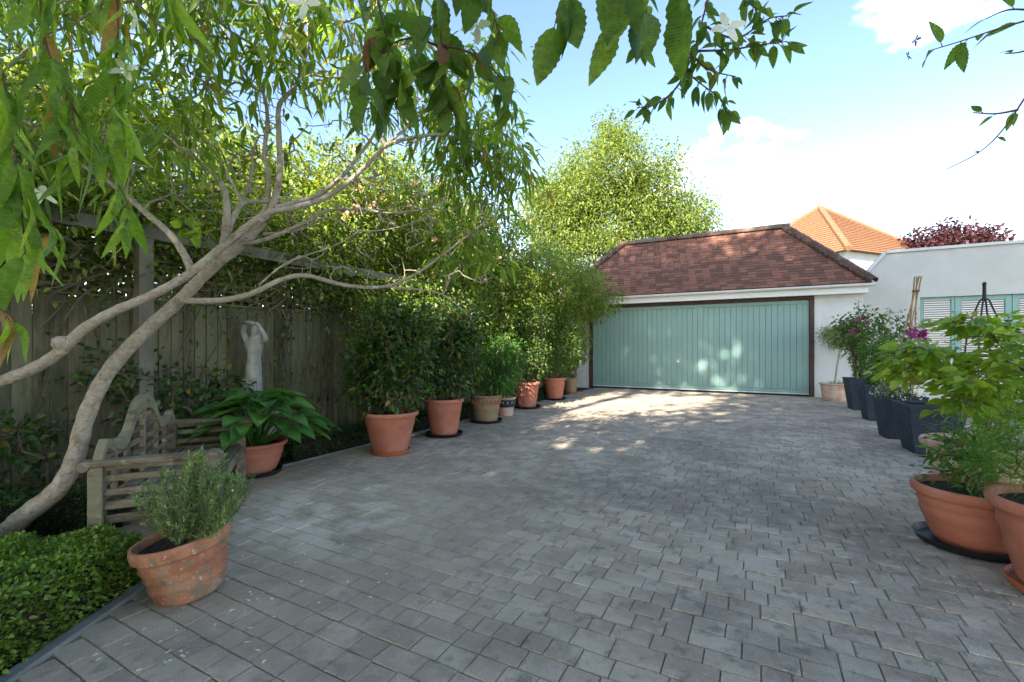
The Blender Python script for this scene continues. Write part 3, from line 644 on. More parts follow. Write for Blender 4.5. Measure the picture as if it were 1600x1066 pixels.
pot('terracotta_pot', LP['rose'], .19, .135, .262, M['terra_old'], 'lichen-stained terracotta pot with ribbed bands holding rosemary, leaning in front of the bench', (.28, .36, .55, .8), .055, (R(3), R(-9), 0))
saucer(LP['hosta'], .22, M['black_plastic'], 'black saucer under the wide hosta bowl')
pot('bowl_planter', up(LP['hosta']), .26, .15, .27, M['terracotta'], 'wide terracotta bowl planter holding the hosta beside the bench', (.72,), .035, None, .4)
saucer(LP['p1'], .205, M['orange_plastic'], 'orange saucer under the nearest pot of the left-hand row')
pot('terracotta_pot', up(LP['p1']), .29, .175, .42, M['terracotta'], 'large smooth terracotta pot on an orange saucer, nearest of the left-hand row', (.80,), .045, None, .12)
saucer(LP['p2'], .235, M['black_plastic'], 'black saucer under the second large pot of the left-hand row')
pot('terracotta_pot', up(LP['p2']), .25, .16, .45, M['terracotta'], 'large smooth terracotta pot, second from the hosta in the left-hand row', (.82,), .045, None, .12)
saucer(LP['p3'], .24, M['black_plastic'], 'black saucer under the two-tone decorated pot')
p3 = pot('decorated_pot', up(LP['p3']), .235, .165, .39, M['terra_moss'], 'two-tone terracotta pot with raised pattern band, third in the left-hand row', (.5, .56, .92), .04)
mb = MB()
for i in range(22):
    a = 2*math.pi*i/22; r = .213; q = [(r*math.cos(a+d), r*math.sin(a+d), z) for d, z in ((-.09, .26), (0, .325), (.09, .26))]; mb.tube(q, .006, 5)
mb.build('pattern', M['terracotta'], p3)
pb = pot('glazed_pot', LP['pb'], .17, .12, .30, M['terra_pale'], 'small dark blue glazed pot with pale base tucked behind the decorated pot', (), .03)
mb = MB(); mb.lathe([(.150, .145), (.1585, .20), (.166, .262), (.1655, .264), (.149, .145)], 40); mb.build('glaze_band', M['slate'], pb, smooth=True)
mb = MB()
for i in range(14):
    a = 2*math.pi*i/14; mb.add([(r*math.cos(a+d), r*math.sin(a+d), z) for r, d, z in ((.1605, 0, .19), (.164, .06, .215), (.167, 0, .24), (.164, -.06, .215))], [(0, 1, 2, 3)])
mb.build('pattern', M['terra_pale'], pb)
saucer(LP['p4'], .26, M['black_plastic'], 'black saucer under the fourth terracotta pot of the left-hand row')
pot('terracotta_pot', up(LP['p4']), .245, .165, .455, M['terracotta'], 'smooth terracotta pot just past the glazed pot in the left-hand row', (.82,), .045, None, .12)
saucer(LP['p5'], .25, M['black_plastic'], 'black saucer under the smooth pot next to the small mossy pot')
pot('terracotta_pot', up(LP['p5']), .25, .17, .45, M['terracotta'], 'smooth terracotta pot farther along the row, next to the small mossy pot', (.82,), .045, None, .12)
saucer(LP['p6'], .2, M['orange_plastic'], 'orange saucer under the small mossy pot by the garage')
pot('terracotta_pot', up(LP['p6']), .175, .13, .35, M['terra_moss'], 'small mossy terracotta pot beside the left garage corner', (.8,), .03)
RP = {}
RP['urn'] = g2(1304, 626); RP['bowl'] = g2(1518, 852); RP['front'] = P(1690, 543+H*F/2.0, 2.0)[:]; RP['back'] = (3.30, 3.2, 0)
pot('urn_pot', RP['urn'], .275, .20, .36, M['terra_pale'], 'pale weathered round terracotta pot with clipped standard tree beside garage door', (.86,), .03, None, .45)
saucer(RP['urn'], .235, M['terra_pale'], 'terracotta saucer under the pale pot of the standard tree')
saucer(RP['bowl'], .25, M['black_plastic'], 'black saucer under the wide bowl on the right')
pot('bowl_planter', up(RP['bowl']), .262, .155, .315, M['terracotta'], 'wide smooth terracotta bowl planter on black saucer at the right', (.50, .56, .62, .84), .05, None, .35)
saucer((RP['front'][0], RP['front'][1], 0), .24, M['orange_plastic'], 'orange saucer under the pot cut by the right edge')
pot('terracotta_pot', (RP['front'][0], RP['front'][1], .013), .30, .19, .40, M['terracotta'], 'terracotta pot cut off by the right edge of the photo', (.45, .80), .05, None, .15)
pot('terracotta_pot', RP['back'], .33, .21, .44, M['terra_pale'], 'large orange terracotta pot hidden behind the broad-leaved shrub', (.8,), .05, None, .15)
def planter(loc, wt, wb, h, rz, label):
    ob = empty('square_planter', loc, rz); tag(ob, label, 'planter', 'dark square planters along the right side')
    mb = MB(); n = 26; prof = []
    ring = []
    for i in range(n*2+1):
        t = i/(n*2); w = (wb+(wt-wb)*t)/2; z = h*t*.96
        b = .005 if i % 2 and .03 < t < .97 else 0
        ring.append((w, b, z))
    V = []; Fs = []; ks = 9
    for j, (w, b, z) in enumerate(ring):
        for s in range(4):
            for q in range(ks):
                a = -w+2*w*q/ks; wob = b*(0 if q == 0 else 1)
                zz = z+(.007*math.sin(q*1.9+s*2+j*.35) if 0 < q and 2 < j < n*2-2 else 0)
                x, y = [(a, -w-wob), (w+wob, a), (-a, w+wob), (-w-wob, -a)][s]; V.append((x, y, zz))
    kk = 4*ks
    for j in range(len(ring)-1):
        for q in range(kk): Fs.append((j*kk+q, j*kk+(q+1) % kk, (j+1)*kk+(q+1) % kk, (j+1)*kk+q))
    mb.add(V, Fs); mb.build('body', M['slate'], ob)
    w = wt/2; r = MB(); 
    for x0, x1, y0, y1 in ((-w-.006, w+.006, -w-.006, -w+.02), (-w-.006, w+.006, w-.02, w+.006), (-w-.006, -w+.02, -w+.02, w-.02), (w-.02, w+.006, -w+.02, w-.02)): r.box(x0, x1, y0, y1, h*.955, h)
    r.build('rim', M['slate'], ob, bevel=.003)
    s = MB(); s.box(-w+.02, w-.02, -w+.02, w-.02, h*.8, h*.9); s.build('soil', M['soil'], ob); return ob
PL = [(g2(1344, 640), .42, .29, .56, 'dark ribbed square planter farthest along the right side, next to the pale pot'), (g2(1370, 656), .42, .29, .54, 'dark square planter second from the garage, full of lily stems'),
      (g2(1404, 684), .42, .30, .52, 'dark square planter third from the garage, with small white flowers'), (g2(1450, 706), .47, .33, .51, 'dark rippled square planter nearest the camera, behind the wide bowl')]
for l_, a, b, h_, lab in PL: planter(l_, a, b, h_, ROTZ+R(6), lab)
# ------------------------------------------------------------------ plants
def plant(name, label, cat, loc, group=None): o = empty(name, loc); tag(o, label, cat, group); return o
def shrub(name, label, base, blobs, ncl, per, spread, L, wfrac, lm, tm='twig', cat='shrub', nroot=4, bend=.25, n_obj=0, tip=.0025, down=.2, maxr=.016, wide=.42, fname='foliage'):
    """blobs: list of (centre, radii, weight)"""
    ob = plant(name, label, cat, base); w = np.array([b[2] for b in blobs], float); w /= w.sum()
    pts = np.concatenate([ell(max(1, int(ncl*a)), b[0], b[1], .35) for b, a in zip(blobs, w)])
    b0 = np.array(base, float); roots = [b0+np.array([rng.normal()*.03, rng.normal()*.03, dz]) for dz in np.linspace(0, .08, nroot)]
    stems_obj('stems', skeleton(roots, pts, tip, .5, maxr), M[tm], ob)
    C = clumps(pts, per, spread); ctr = np.repeat(pts, per, 0)
    D = unit(C-ctr)*.8+rdir(len(C))*.5+unit(C-b0)*.4; D[:, 2] -= down
    Ls = L*rng.uniform(.65, 1.2, len(C)); foliage(ob, C, D, Ls, Ls*wfrac, lm, fname, bend, n_obj, wide); return ob
def at(p, dz): return np.array([p[0], p[1], p[2]+dz])
# camellias and other shrubs of the left-hand row
shrub('camellia', 'glossy dark camellia growing in the nearest pot of the left-hand row', up(LP['p1'], .37), [(at(LP['p1'], .82)+[-.03, .1, 0], (.42, .36, .45), 1), (at(LP['p1'], 1.25)+[.05, .15, 0], (.36, .34, .3), .7)], 260, 18, .055, .078, .46, M['L_cam'], nroot=4)
shrub('camellia', 'glossy dark camellia growing in the second large pot of the row', up(LP['p2'], .40), [(at(LP['p2'], .95)+[0, .1, 0], (.42, .38, .5), 1), (at(LP['p2'], 1.4)+[.1, .2, 0], (.36, .34, .3), .6)], 260, 18, .055, .075, .46, M['L_cam'])
shrub('pieris_shrub', 'green shrub with drooping whorled leaves in the decorated pot', up(LP['p3'], .35), [(at(LP['p3'], .72)+[.05, 0, 0], (.36, .34, .35), 1), (at(LP['p3'], 1.0)+[.2, .15, 0], (.35, .3, .3), .6)], 150, 16, .055, .10, .26, M['L_lily'], bend=.5)
shrub('bushy_plant', 'low leafy plant in the small dark blue glazed pot', up(LP['pb'], .26), [(at(LP['pb'], .6)+[0, .1, 0], (.22, .22, .28), 1)], 40, 12, .05, .07, .35, M['L_vine'])
shrub('evergreen_shrub', 'tall small-leaved evergreen in the pot past the glazed pot', up(LP['p4'], .41), [(at(LP['p4'], .9)+[0, .1, 0], (.42, .4, .45), 1), (at(LP['p4'], 1.5)+[0, .2, 0], (.4, .4, .5), .9)], 280, 18, .06, .066, .4, M['L_vine'])
shrub('evergreen_shrub', 'rounded light green evergreen in the smooth pot next to the small mossy pot', up(LP['p5'], .41), [(at(LP['p5'], .95)+[0, .0, 0], (.48, .45, .5), 1), (at(LP['p5'], 1.45)+[.15, .1, 0], (.45, .42, .45), .9)], 300, 18, .065, .062, .42, M['L_shade'])
shrub('bushy_plant', 'sparse young plant in the small mossy pot by the garage', up(LP['p6'], .31), [(at(LP['p6'], .7)+[0, 0, 0], (.25, .25, .35), 1)], 45, 12, .05, .06, .4, M['L_shade'])
# hosta with every leaf its own
ho = plant('hosta', 'hosta with broad ribbed green leaves spilling over its bowl', 'plant', up(LP['hosta'], .22))
def hosta_mesh(k):
    V = []; Fs = []; nl, nw = 9, 8
    for i in range(nl+1):
        t = i/nl; w = .36*math.sin(math.pi*min(1, (t*.97+.03))**.72)*(1-.25*t)+.004
        for j in range(nw+1):
            s = (j/nw-.5)*2; rib = .010*math.cos(s*math.pi*4)*(1-t*.5)
            V.append((t, s*w, .10*s*s*w/.36+rib-.32*t*t+.14*t+.03*math.sin(5*t+k+s*2)))
    for i in range(nl):
        for j in range(nw): a = i*(nw+1)+j; Fs.append((a, a+1, a+nw+2, a+nw+1))
    me = mesh_np('leaf', V, Fs, True); me.materials.append(M['L_hosta']); return me
hm = [hosta_mesh(k) for k in range(3)]; stk = []
for i in range(78):
    t = (i+.5)/78; a = i*2.399+rng.uniform(-.3, .3); el = R(84-62*t+rng.uniform(-8, 8)); ln = rng.uniform(.21, .29); pl = .40-.05*t+rng.uniform(-.03, .03)
    d = Vector((math.cos(a)*math.cos(el), math.sin(a)*math.cos(el), math.sin(el))); q = d*pl*1.0+Vector((math.cos(a), math.sin(a), 0))*.06*t+Vector((.05, 0, .03))
    q.z = max(q.z, .02)
    stk.append(tube_np(smooth_path([(.02*math.cos(a), .02*math.sin(a), -.02), q*.55+Vector((0, 0, .03)), q], 3), .005, 5))
    h = Vector((math.cos(a), math.sin(a), .25-.5*t)).normalized(); s = Vector((0, 0, 1)).cross(h).normalized(); n = h.cross(s)
    ob = link('leaf', hm[i % 3], None, ho); ob.matrix_local = Matrix.Translation(q) @ Matrix((h, s, n)).transposed().to_4x4() @ Matrix.Rotation(rng.uniform(-.35, .35), 4, 'X') @ Matrix.Scale(ln, 4)
v_, f_ = merge(stk); link('leaf_stalks', mesh_np('leaf_stalks', v_, f_, True), M['L_hosta'], ho)
# rosemary
rs = plant('rosemary', 'bushy grey-green rosemary in the leaning lichen-stained pot', 'herb', up(LP['rose'], .22)); tb_ = []; C = []; D = []
for i in range(95):
    a = rng.uniform(0, 6.28); sp = rng.uniform(.02, .25); ht = rng.uniform(.20, .40)*(1.15-sp*1.6)
    p0 = np.array([rng.normal()*.03, rng.normal()*.03, 0]); p2 = np.array([math.cos(a)*sp+.03, math.sin(a)*sp, ht]); p1 = (p0+p2)/2+np.array([math.cos(a)*.05, math.sin(a)*.05, -.02])
    pth = smooth_path([p0, p1, p2], 7); tb_.append(tube_np(pth, np.linspace(.0035, .0012, len(pth)), 5))
    for q in range(85):
        t = rng.uniform(.18, 1)*(len(pth)-1); k = int(min(t, len(pth)-2)); pos = pth[k]+(pth[k+1]-pth[k])*(t-k); ax = unit(pth[k+1]-pth[k]); C.append(pos); D.append(ax*.75+rdir(1)[0]*.85)
C = np.array(C)+np.array(rs.location); v_, f_ = merge(tb_); link('stems', mesh_np('stems', v_, f_, True), M['twig'], rs)
foliage(rs, C, np.array(D), rng.uniform(.022, .034, len(C)), .0048, M['L_rose'], 'needles', .05)
sel = rng.choice(len(C), 60); foliage(rs, C[sel], rdir(60), .010, .008, M['petal_w'], 'flowers', 0)
# box hedges
def hedge(name, label, boxes, dens, L, lm):
    ob = plant(name, label, 'hedge', (0, 0, 0)); C = []; D = []; core = MB()
    for (a, b, w, h) in boxes:
        a = np.array([*a, 0.]); b = np.array([*b, 0.]); d = b-a; ln = np.linalg.norm(d); d /= ln; s = np.array([-d[1], d[0], 0])
        n = int((ln*(w+2*h)+2*w*h)*dens); f = rng.uniform(0, 1, n); t = rng.uniform(-.04, ln+.04, n)
        per = w+2*h; q = rng.uniform(0, per, n); x = np.where(q < h, -w/2, np.where(q < h+w, q-h-w/2, w/2)); z = np.where(q < h, q, np.where(q < h+w, h, per-q))
        ne = int(n*.12); t[:ne] = rng.choice([0, ln], ne); x[:ne] = rng.uniform(-w/2, w/2, ne); z[:ne] = rng.uniform(0, h, ne)
        lump = .025*np.sin(t*17+x*9)+.02*np.sin(t*7.3+z*21+2)
        rnd = 1-rng.uniform(0, .16, n)+lump
        x2 = x*rnd; z2 = z*(1-rng.uniform(0, .12, n))+lump*.8
        pt = a+d*t[:, None]+s*x2[:, None]; pt[:, 2] = np.maximum(z2, .01)
        nn = s*(x/(w/2))[:, None]*.8+np.array([0, 0, 1.])*(z/h)[:, None]; C.append(pt); D.append(unit(nn)+rdir(n)*.9)
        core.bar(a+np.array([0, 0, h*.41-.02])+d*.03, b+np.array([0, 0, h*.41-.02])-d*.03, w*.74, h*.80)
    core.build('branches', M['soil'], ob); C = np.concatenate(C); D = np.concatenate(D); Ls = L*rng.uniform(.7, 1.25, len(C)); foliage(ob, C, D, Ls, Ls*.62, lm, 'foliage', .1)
hedge('box_hedge', 'clipped bright green box hedge along the kerb, turning in front of the bench', [((-1.83, .6), (-1.90, 2.10), .36, .235), ((-1.78, 2.03), (-3.4, 1.98), .26, .225)], 13000, .021, M['L_box'])
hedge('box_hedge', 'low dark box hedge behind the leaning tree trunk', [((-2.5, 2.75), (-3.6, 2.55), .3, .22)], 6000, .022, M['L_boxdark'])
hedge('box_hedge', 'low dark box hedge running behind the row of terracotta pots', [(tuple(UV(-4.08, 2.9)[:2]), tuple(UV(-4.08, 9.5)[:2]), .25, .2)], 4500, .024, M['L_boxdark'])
# strappy plant at the left edge
sp_ = plant('strappy_plant', 'strappy green bulb leaves behind the box hedge at the left edge', 'plant', (-2.25, 1.62, 0)); 
a = rng.uniform(0, 6.28, 34); D = np.stack([np.cos(a), np.sin(a), rng.uniform(.7, 2.2, 34)], 1); foliage(sp_, np.array([[-2.25, 1.62, 0]])+rng.normal(size=(34, 3))*[.08, .08, 0], D, rng.uniform(.25, .45, 34), .022, M['L_lily'], 'leaf', .5, 34)
# bedding greenery and creepers on the fence
def creeper(name, label, segs, n, L, lm, wf=.6, cat='climber', trunk=True, spread=.05, tw='twig'):
    ob = plant(name, label, cat, segs[0][0]); parts = []; C = []
    for pts in segs:
        pth = smooth_path(pts, 6); parts.append(tube_np(pth, np.linspace(.009, .003, len(pth)), 5)); k = rng.integers(0, len(pth), n); C.append(pth[k]+rng.normal(size=(n, 3))*spread)
    stems_obj('stems', merge(parts), M[tw], ob); C = np.concatenate(C); D = rdir(len(C))+np.array(UV(.6, -.2, -.3)); Ls = L*rng.uniform(.6, 1.3, len(C)); foliage(ob, C, D, Ls, Ls*wf, lm); return ob
def wob(u, v0, z0, v1, z1, k=6): return [UV(u+rng.uniform(0, .05), v0+(v1-v0)*t+rng.normal()*.05, z0+(z1-z0)*t) for t in np.linspace(0, 1, k)]
creeper('fence_creeper', 'thin creeper with small leaves on fence boards right of the statue', [wob(-4.54, 3.1+i*.11, .1, 3.15+i*.14+rng.normal()*.1, 1.9) for i in range(7)], 42, .05, M['L_vine'])
creeper('fence_creeper', 'bare twining stems with few leaves on fence left of the statue', [wob(-4.54, .9+i*.2, .05, 1.1+i*.22+rng.normal()*.35, 2.0) for i in range(9)], 14, .06, M['L_vine'])
creeper('fence_creeper', 'tangle of brown stems on the fence beside the first large pot', [wob(-4.53, 3.9+i*.09, .05, 3.9+i*.12+rng.normal()*.2, 1.9) for i in range(12)], 16, .05, M['L_vine'])
creeper('twiggy_climber', 'bare brown tangle of twigs along the trellis under the pergola beam', [[UV(-4.45+rng.uniform(-.05, .08), .7+i*.11+t*rng.uniform(-.5, 1.2), 1.35+.75*t+rng.normal()*.08) for t in np.linspace(0, 1, 6)] for i in range(48)], 12, .055, M['L_rosevine'], spread=.08)
shrub('climbing_rose', 'dark leafy rose growing behind the bench against the fence', tuple(UV(-4.35, 2.2)), [(np.array(UV(-4.3, 2.3, .62)), (.3, .42, .25), 1), (np.array(UV(-4.4, 1.7, .8)), (.2, .3, .3), .5)], 75, 12, .06, .065, .62, M['L_cam'], cat='rose')
shrub('ground_plant', 'dark leafy plant at the foot of the fence by the left edge', tuple(UV(-4.2, .95)), [(np.array(UV(-4.25, .95, .35)), (.25, .5, .35), 1)], 60, 12, .06, .06, .6, M['L_cam'], cat='plant')
# climbers on the pergola: leaf mass with stems
def climber(name, label, blobs, n_cl, per, spread, L, wf, lm, root, fl=None, tw='twig', fln=0):
    ob = plant(name, label, 'climber', tuple(root)); pts = []
    tot = sum(np.prod(b[1])**.67 for b in blobs)
    for c, r in blobs: pts.append(ell(max(4, int(n_cl*np.prod(r)**.67/tot)), c, r, .55))
    pts = np.concatenate(pts); pts = pts[pts[:, 2] > .25]; pts = pts[(pts @ np.array([.4741, .8805, 0]) < 11.95)]
    roots = [np.array(root)+np.array([0, 0, z]) for z in np.linspace(0, 2.0, 9)]+[np.array(UV(-4.3, v, 2.0)) for v in np.arange(min(5, root_v(root)), 11.5, .6)]
    stems_obj('stems', skeleton(roots, pts, .0022, .45, .014), M[tw], ob)
    C = clumps(pts, per, spread); D = rdir(len(C))+unit(C-np.repeat(pts, per, 0))*.6+np.array(UV(.5, -.15, -.25)); Ls = L*rng.uniform(.6, 1.3, len(C)); foliage(ob, C, D, Ls, Ls*wf, lm)
    if fl is not None:
        sel = pts[rng.choice(len(pts), fln)]+np.array(UV(.25, -.12, .05)); Cf = clumps(sel, 10, .016); foliage(ob, Cf, rdir(len(Cf)), .045, .042, fl, 'flowers', .1)
    return ob
def root_v(r): return UY*-1*0+(.4741*r[0]+.8805*r[1])
def B(u, v, z, ru, rv, rz): return (np.array(UV(u, v, z)), np.array([abs(ru*UX)+abs(rv*.474), abs(ru*.474)+abs(rv*UX), rz]))
climber('climbing_rose', 'climbing rose with peach and cream blooms trained over the pergola', [B(-4.75 if v < 5.3 else -4.45, v, 2.55+.25*math.sin(v*1.7), .42, .55, .55) for v in np.arange(3.6, 8.2, .6)]+[B(-4.6, v, 3.3, .6, .6, .5) for v in np.arange(4.2, 7.5, .8)], 1300, 24, .09, .062, .55, M['L_rosevine'], UV(-4.3, 4.2), M['petal_p'], fln=90)
climber('evergreen_climber', 'dense dark evergreen climber covering the fence behind the pots', [B(-4.25, v, 1.4, .36, .5, .8) for v in np.arange(4.4, 11.6, .6)], 1400, 24, .08, .06, .5, M['L_rosevine'], UV(-4.35, 6.5))
climber('jasmine_climber', 'light green climber mounded over the pergola end by the garage', [B(-4.25, v, 2.3+.12*math.sin(v*2.3), .6, .55, .45) for v in np.arange(7.6, 11.6, .55)]+[B(-3.8, 11.2, 2.35, .62, .6, .62), B(-4.0, 10.4, 2.6, .6, .6, .5), B(-4.2, 9.4, 2.9, .6, .7, .5), B(-4.0, 8.4, 2.4, .5, .6, .7)], 1500, 24, .09, .07, .38, M['L_rosevine'], UV(-4.3, 9.4), M['petal_p'], fln=10)
climber('tangled_climber', 'twiggy half-bare climber tangled over the pergola beam at the left', [B(-4.62, v, 2.2+.12*math.sin(v*3), .3, .5, .55) for v in np.arange(.4, 4.4, .5)], 1500, 14, .10, .055, .5, M['L_rosevine'], UV(-4.3, .6))
# trees beyond the fence and buildings
def tree(name, label, base, blobs, ncl, per, spread, L, wf, lm, trunk_r, bark='darkbark', hollow=.5, group=None, n_obj=0):
    ob = plant(name, label, 'tree', tuple(base), group); pts = np.concatenate([ell(max(6, int(ncl*np.prod(r)**.67/sum(np.prod(q[1])**.67 for q in blobs))), c, r, hollow) for c, r in blobs])
    top_ = np.mean([c for c, r in blobs], 0); zmin = min(c[2]-r[2]*.6 for c, r in blobs)
    pth = smooth_path([np.array(base)-[0, 0, .1], np.array(base)+(np.array([top_[0], top_[1], zmin])-np.array(base))*[.3, .3, .6], [top_[0], top_[1], zmin], top_], 5)
    tv_ = tube_np(pth, np.linspace(trunk_r, trunk_r*.25, len(pth)), 9); ob_t = stems_obj('trunk', merge([tv_, skeleton(list(pth[4:]), pts, .006, .5, trunk_r*.4)]), M[bark], ob)
    C = clumps(pts, per, spread); D = rdir(len(C))+unit(C-np.repeat(pts, per, 0))*.7; D[:, 2] -= .2; Ls = L*rng.uniform(.6, 1.3, len(C)); foliage(ob, C, D, Ls, Ls*wf, lm, 'crown', .2, n_obj); return ob
def PB(px, py, Y, rx, rz, ry=None): c = P(px, py, Y); return (np.array(c), np.array([rx/F*Y, (ry or rx/F*Y), rz/F*Y]))
Yt = 21
tree('ash_tree', 'tall light green tree standing behind the garage roof', P(960, 580, Yt)*1 - Vector((0, 0, P(960, 580, Yt).z)), [PB(955, 265, Yt, 72, 55), PB(905, 300, Yt, 62, 50), PB(1010, 300, Yt, 55, 50), PB(870, 360, Yt, 55, 55), PB(960, 350, Yt, 75, 50), PB(1050, 345, Yt, 55, 42), PB(930, 400, Yt, 85, 40), PB(1075, 350, Yt, 45, 45), PB(865, 330, Yt, 50, 60), PB(1040, 400, Yt, 70, 30), PB(960, 215, Yt, 30, 30), PB(850, 310, Yt, 25, 40), PB(1050, 265, Yt, 18, 34), PB(1095, 350, Yt, 22, 26)], 1300, 52, .32, .15, .45, M['L_far'], .28)
tree('copper_tree', 'dark red-purple tree rising above the cream parapet', (P(1480, 543, 22).x, 22, 0), [PB(1480, 385, 22, 55, 32), PB(1440, 392, 22, 35, 22), PB(1525, 385, 22, 38, 24)], 260, 22, .22, .2, .55, M['L_purple'], .2)
gold = [(-6.0, 2.6, 3.6), (-6.0, 4.2, 3.5), (-6.0, 5.8, 3.6), (-6.1, 7.4, 3.8), (-6.2, 9.2, 3.5), (-6.3, 11.2, 3.2), (-6.0, .9, 3.6)]
names = ['green shrub tree beyond the fence, above the bench', 'golden green shrub tree beyond the fence above the hosta', 'golden shrub tree beyond the fence behind the peach roses', 'taller golden shrub tree beyond the fence, middle of the row', 'golden shrub tree beyond the fence, second from the garage', 'golden shrub tree beyond the fence nearest the garage', 'green shrub tree beyond the fence at the far left edge']
for (u, v, z), lab in zip(gold, names):
    tree('shrub_tree', lab, tuple(UV(u, v)), [B(u, v, z*.45, .8, 1.1, 1.2), B(u, v+.2, z*.85, .85, 1.0, .75)], 420, 30, .15, .10, .5, M['L_gold'] if v > 3 else M['L_far'], .09, group='shrub trees beyond the fence')
# ------------------------------------------------------------------ the leaning tree by the bench
lt = plant('leaning_tree', 'pale multi-stemmed tree leaning over the bench with spreading bare limbs', 'tree', tuple(P(-20, 862, 2.5)))
def limb(pts, r0, r1, k=9):
    q = smooth_path([P(*p) for p in pts], 6); n = len(q); r = np.linspace(r0, r1, n)*(1+.05*np.sin(np.arange(n)*1.9)); return q, r, k
limbs = [
 limb([(-40, 890, 2.48), (0, 842, 2.5), (40, 805, 2.5), (90, 765, 2.52), (118, 715, 2.55), (135, 650, 2.57), (170, 580, 2.6), (225, 520, 2.62), (280, 470, 2.65), (330, 420, 2.68), (385, 375, 2.7), (412, 345, 2.72)], .055, .026, 12),
 limb([(-140, 650, 2.3), (-60, 622, 2.32), (0, 598, 2.35), (60, 572, 2.36), (95, 548, 2.38), (130, 515, 2.4), (180, 486, 2.42), (230, 465, 2.45), (290, 432, 2.5), (340, 392, 2.55), (411, 337, 2.6), (464, 324, 2.64), (510, 308, 2.7), (552, 278, 2.75), (602, 228, 2.8)], .034, .013, 11),
 limb([(602, 228, 2.8), (640, 216, 2.85), (700, 212, 2.95), (760, 240, 3.1), (810, 275, 3.2)], .014, .005),
 limb([(602, 226, 2.8), (588, 196, 2.8), (582, 156, 2.8), (572, 130, 2.8), (545, 60, 2.75), (520, -10, 2.7)], .012, .005),
 limb([(602, 228, 2.8), (640, 195, 2.85), (675, 160, 2.9), (700, 120, 2.95)], .010, .004),
 limb([(300, 425, 2.55), (288, 398, 2.56), (265, 365, 2.58), (230, 335, 2.6), (190, 300, 2.62), (140, 265, 2.65), (80, 235, 2.7)], .022, .010),
 limb([(285, 470, 2.64), (340, 470, 2.66), (390, 460, 2.7), (440, 437, 2.75), (480, 431, 2.8), (540, 446, 2.85), (600, 448, 2.9), (650, 428, 2.95), (700, 392, 3.0), (760, 345, 3.1)], .020, .006),
 limb([(600, 448, 2.9), (650, 452, 2.95), (690, 460, 3.0), (730, 490, 3.05)], .007, .003),
 limb([(375, 383, 2.68), (418, 373, 2.7), (477, 347, 2.75), (510, 330, 2.8), (565, 327, 2.85), (608, 333, 2.9), (680, 325, 3.0)], .014, .005),
 limb([(430, 325, 2.62), (493, 307, 2.72), (536, 274, 2.8), (559, 245, 2.85), (585, 209, 2.9), (600, 165, 2.95)], .017, .006),
 limb([(405, 345, 2.6), (424, 327, 2.62), (437, 274, 2.64), (436, 212, 2.66), (437, 163, 2.68), (464, 130, 2.7), (482, 60, 2.7), (478, -10, 2.7)], .022, .007),
 limb([(405, 345, 2.66), (418, 314, 2.66), (419, 271, 2.66), (413, 242, 2.68), (418, 186, 2.7), (411, 146, 2.7), (392, 130, 2.7), (355, 60, 2.7), (340, 0, 2.7)], .016, .006),
 limb([(350, 385, 2.58), (355, 327, 2.58), (346, 287, 2.6), (313, 255, 2.6), (290, 235, 2.62)], .024, .006),
 limb([(352, 380, 2.6), (365, 340, 2.6), (380, 318, 2.62), (420, 315, 2.65), (450, 318, 2.66)], .018, .010),
 limb([(378, 316, 2.62), (349, 261, 2.62), (329, 225, 2.62), (300, 200, 2.62)], .009, .004),
 limb([(360, 345, 2.7), (385, 300, 2.72), (395, 261, 2.74), (395, 238, 2.76), (405, 212, 2.78)], .013, .005),
 limb([(411, 366, 2.72), (464, 360, 2.78), (510, 340, 2.82), (559, 360, 2.88), (620, 356, 2.95), (690, 330, 3.0)], .009, .003),
 limb([(405, 445, 2.7), (450, 410, 2.75), (520, 385, 2.8), (560, 362, 2.85)], .006, .003)]
parts = [tube_np(q, r, k) for q, r, k in limbs]
v_, f_ = merge(parts[:2]); loc_ = np.array(lt.location)
link('trunk', mesh_np('trunk', v_-loc_, f_, True), M['bark'], lt)
for p_ in parts[2:]: link('limb', mesh_np('limb', p_[0]-loc_, p_[1], True), M['bark'], lt)
kn = MB(); kp = P(97, 545, 2.38)
kn.lathe([(0, -.03), (.03, -.025), (.043, 0), (.04, .03), (.022, .045), (0, .047)], 14); kn.build('knot', M['bark'], lt, smooth=True, loc=kp-Vector(loc_)+Vector((0, 0, .02)))
def pix_cloud(n, x0, x1, y0, y1, Y0, Y1):
    out = []
    for _ in range(n): out.append(P(rng.uniform(x0, x1), rng.uniform(y0, y1), rng.uniform(Y0, Y1)))
    return np.array(out)
pts = np.concatenate([pix_cloud(170, -60, 330, -80, 240, 2.2, 3.4), pix_cloud(110, 300, 640, -80, 130, 2.3, 3.4), pix_cloud(60, 620, 790, 60, 260, 2.8, 3.6), pix_cloud(46, 690, 830, 190, 300, 2.9, 3.5), pix_cloud(24, 690, 800, 290, 420, 3.0, 3.4), pix_cloud(10, 250, 600, 130, 230, 2.6, 3.2), pix_cloud(40, -60, 260, 180, 330, 2.7, 3.4), pix_cloud(70, 0, 650, -160, 20, 1.9, 2.8)])
roots = np.concatenate([q[len(q)//3:] for q, r, k in limbs])
stems_obj('twigs', skeleton(list(roots), pts, .0022, .42, .008), M['bark'], lt)
C = clumps(pts, 15, .065); ctr = np.repeat(pts, 15, 0); D = unit(C-ctr)*.7+rdir(len(C))*.5; D[:, 2] -= .45; Ls = .105*rng.uniform(.6, 1.25, len(C)); foliage(lt, C, D, Ls, Ls*.24, M['L_tree'], 'crown', .35, 300)
tw_pts = np.concatenate([pix_cloud(330, 280, 660, 110, 350, 2.6, 3.1), pix_cloud(150, 420, 780, 300, 450, 2.75, 3.2), pix_cloud(60, 120, 300, 180, 330, 2.5, 2.9)]); 
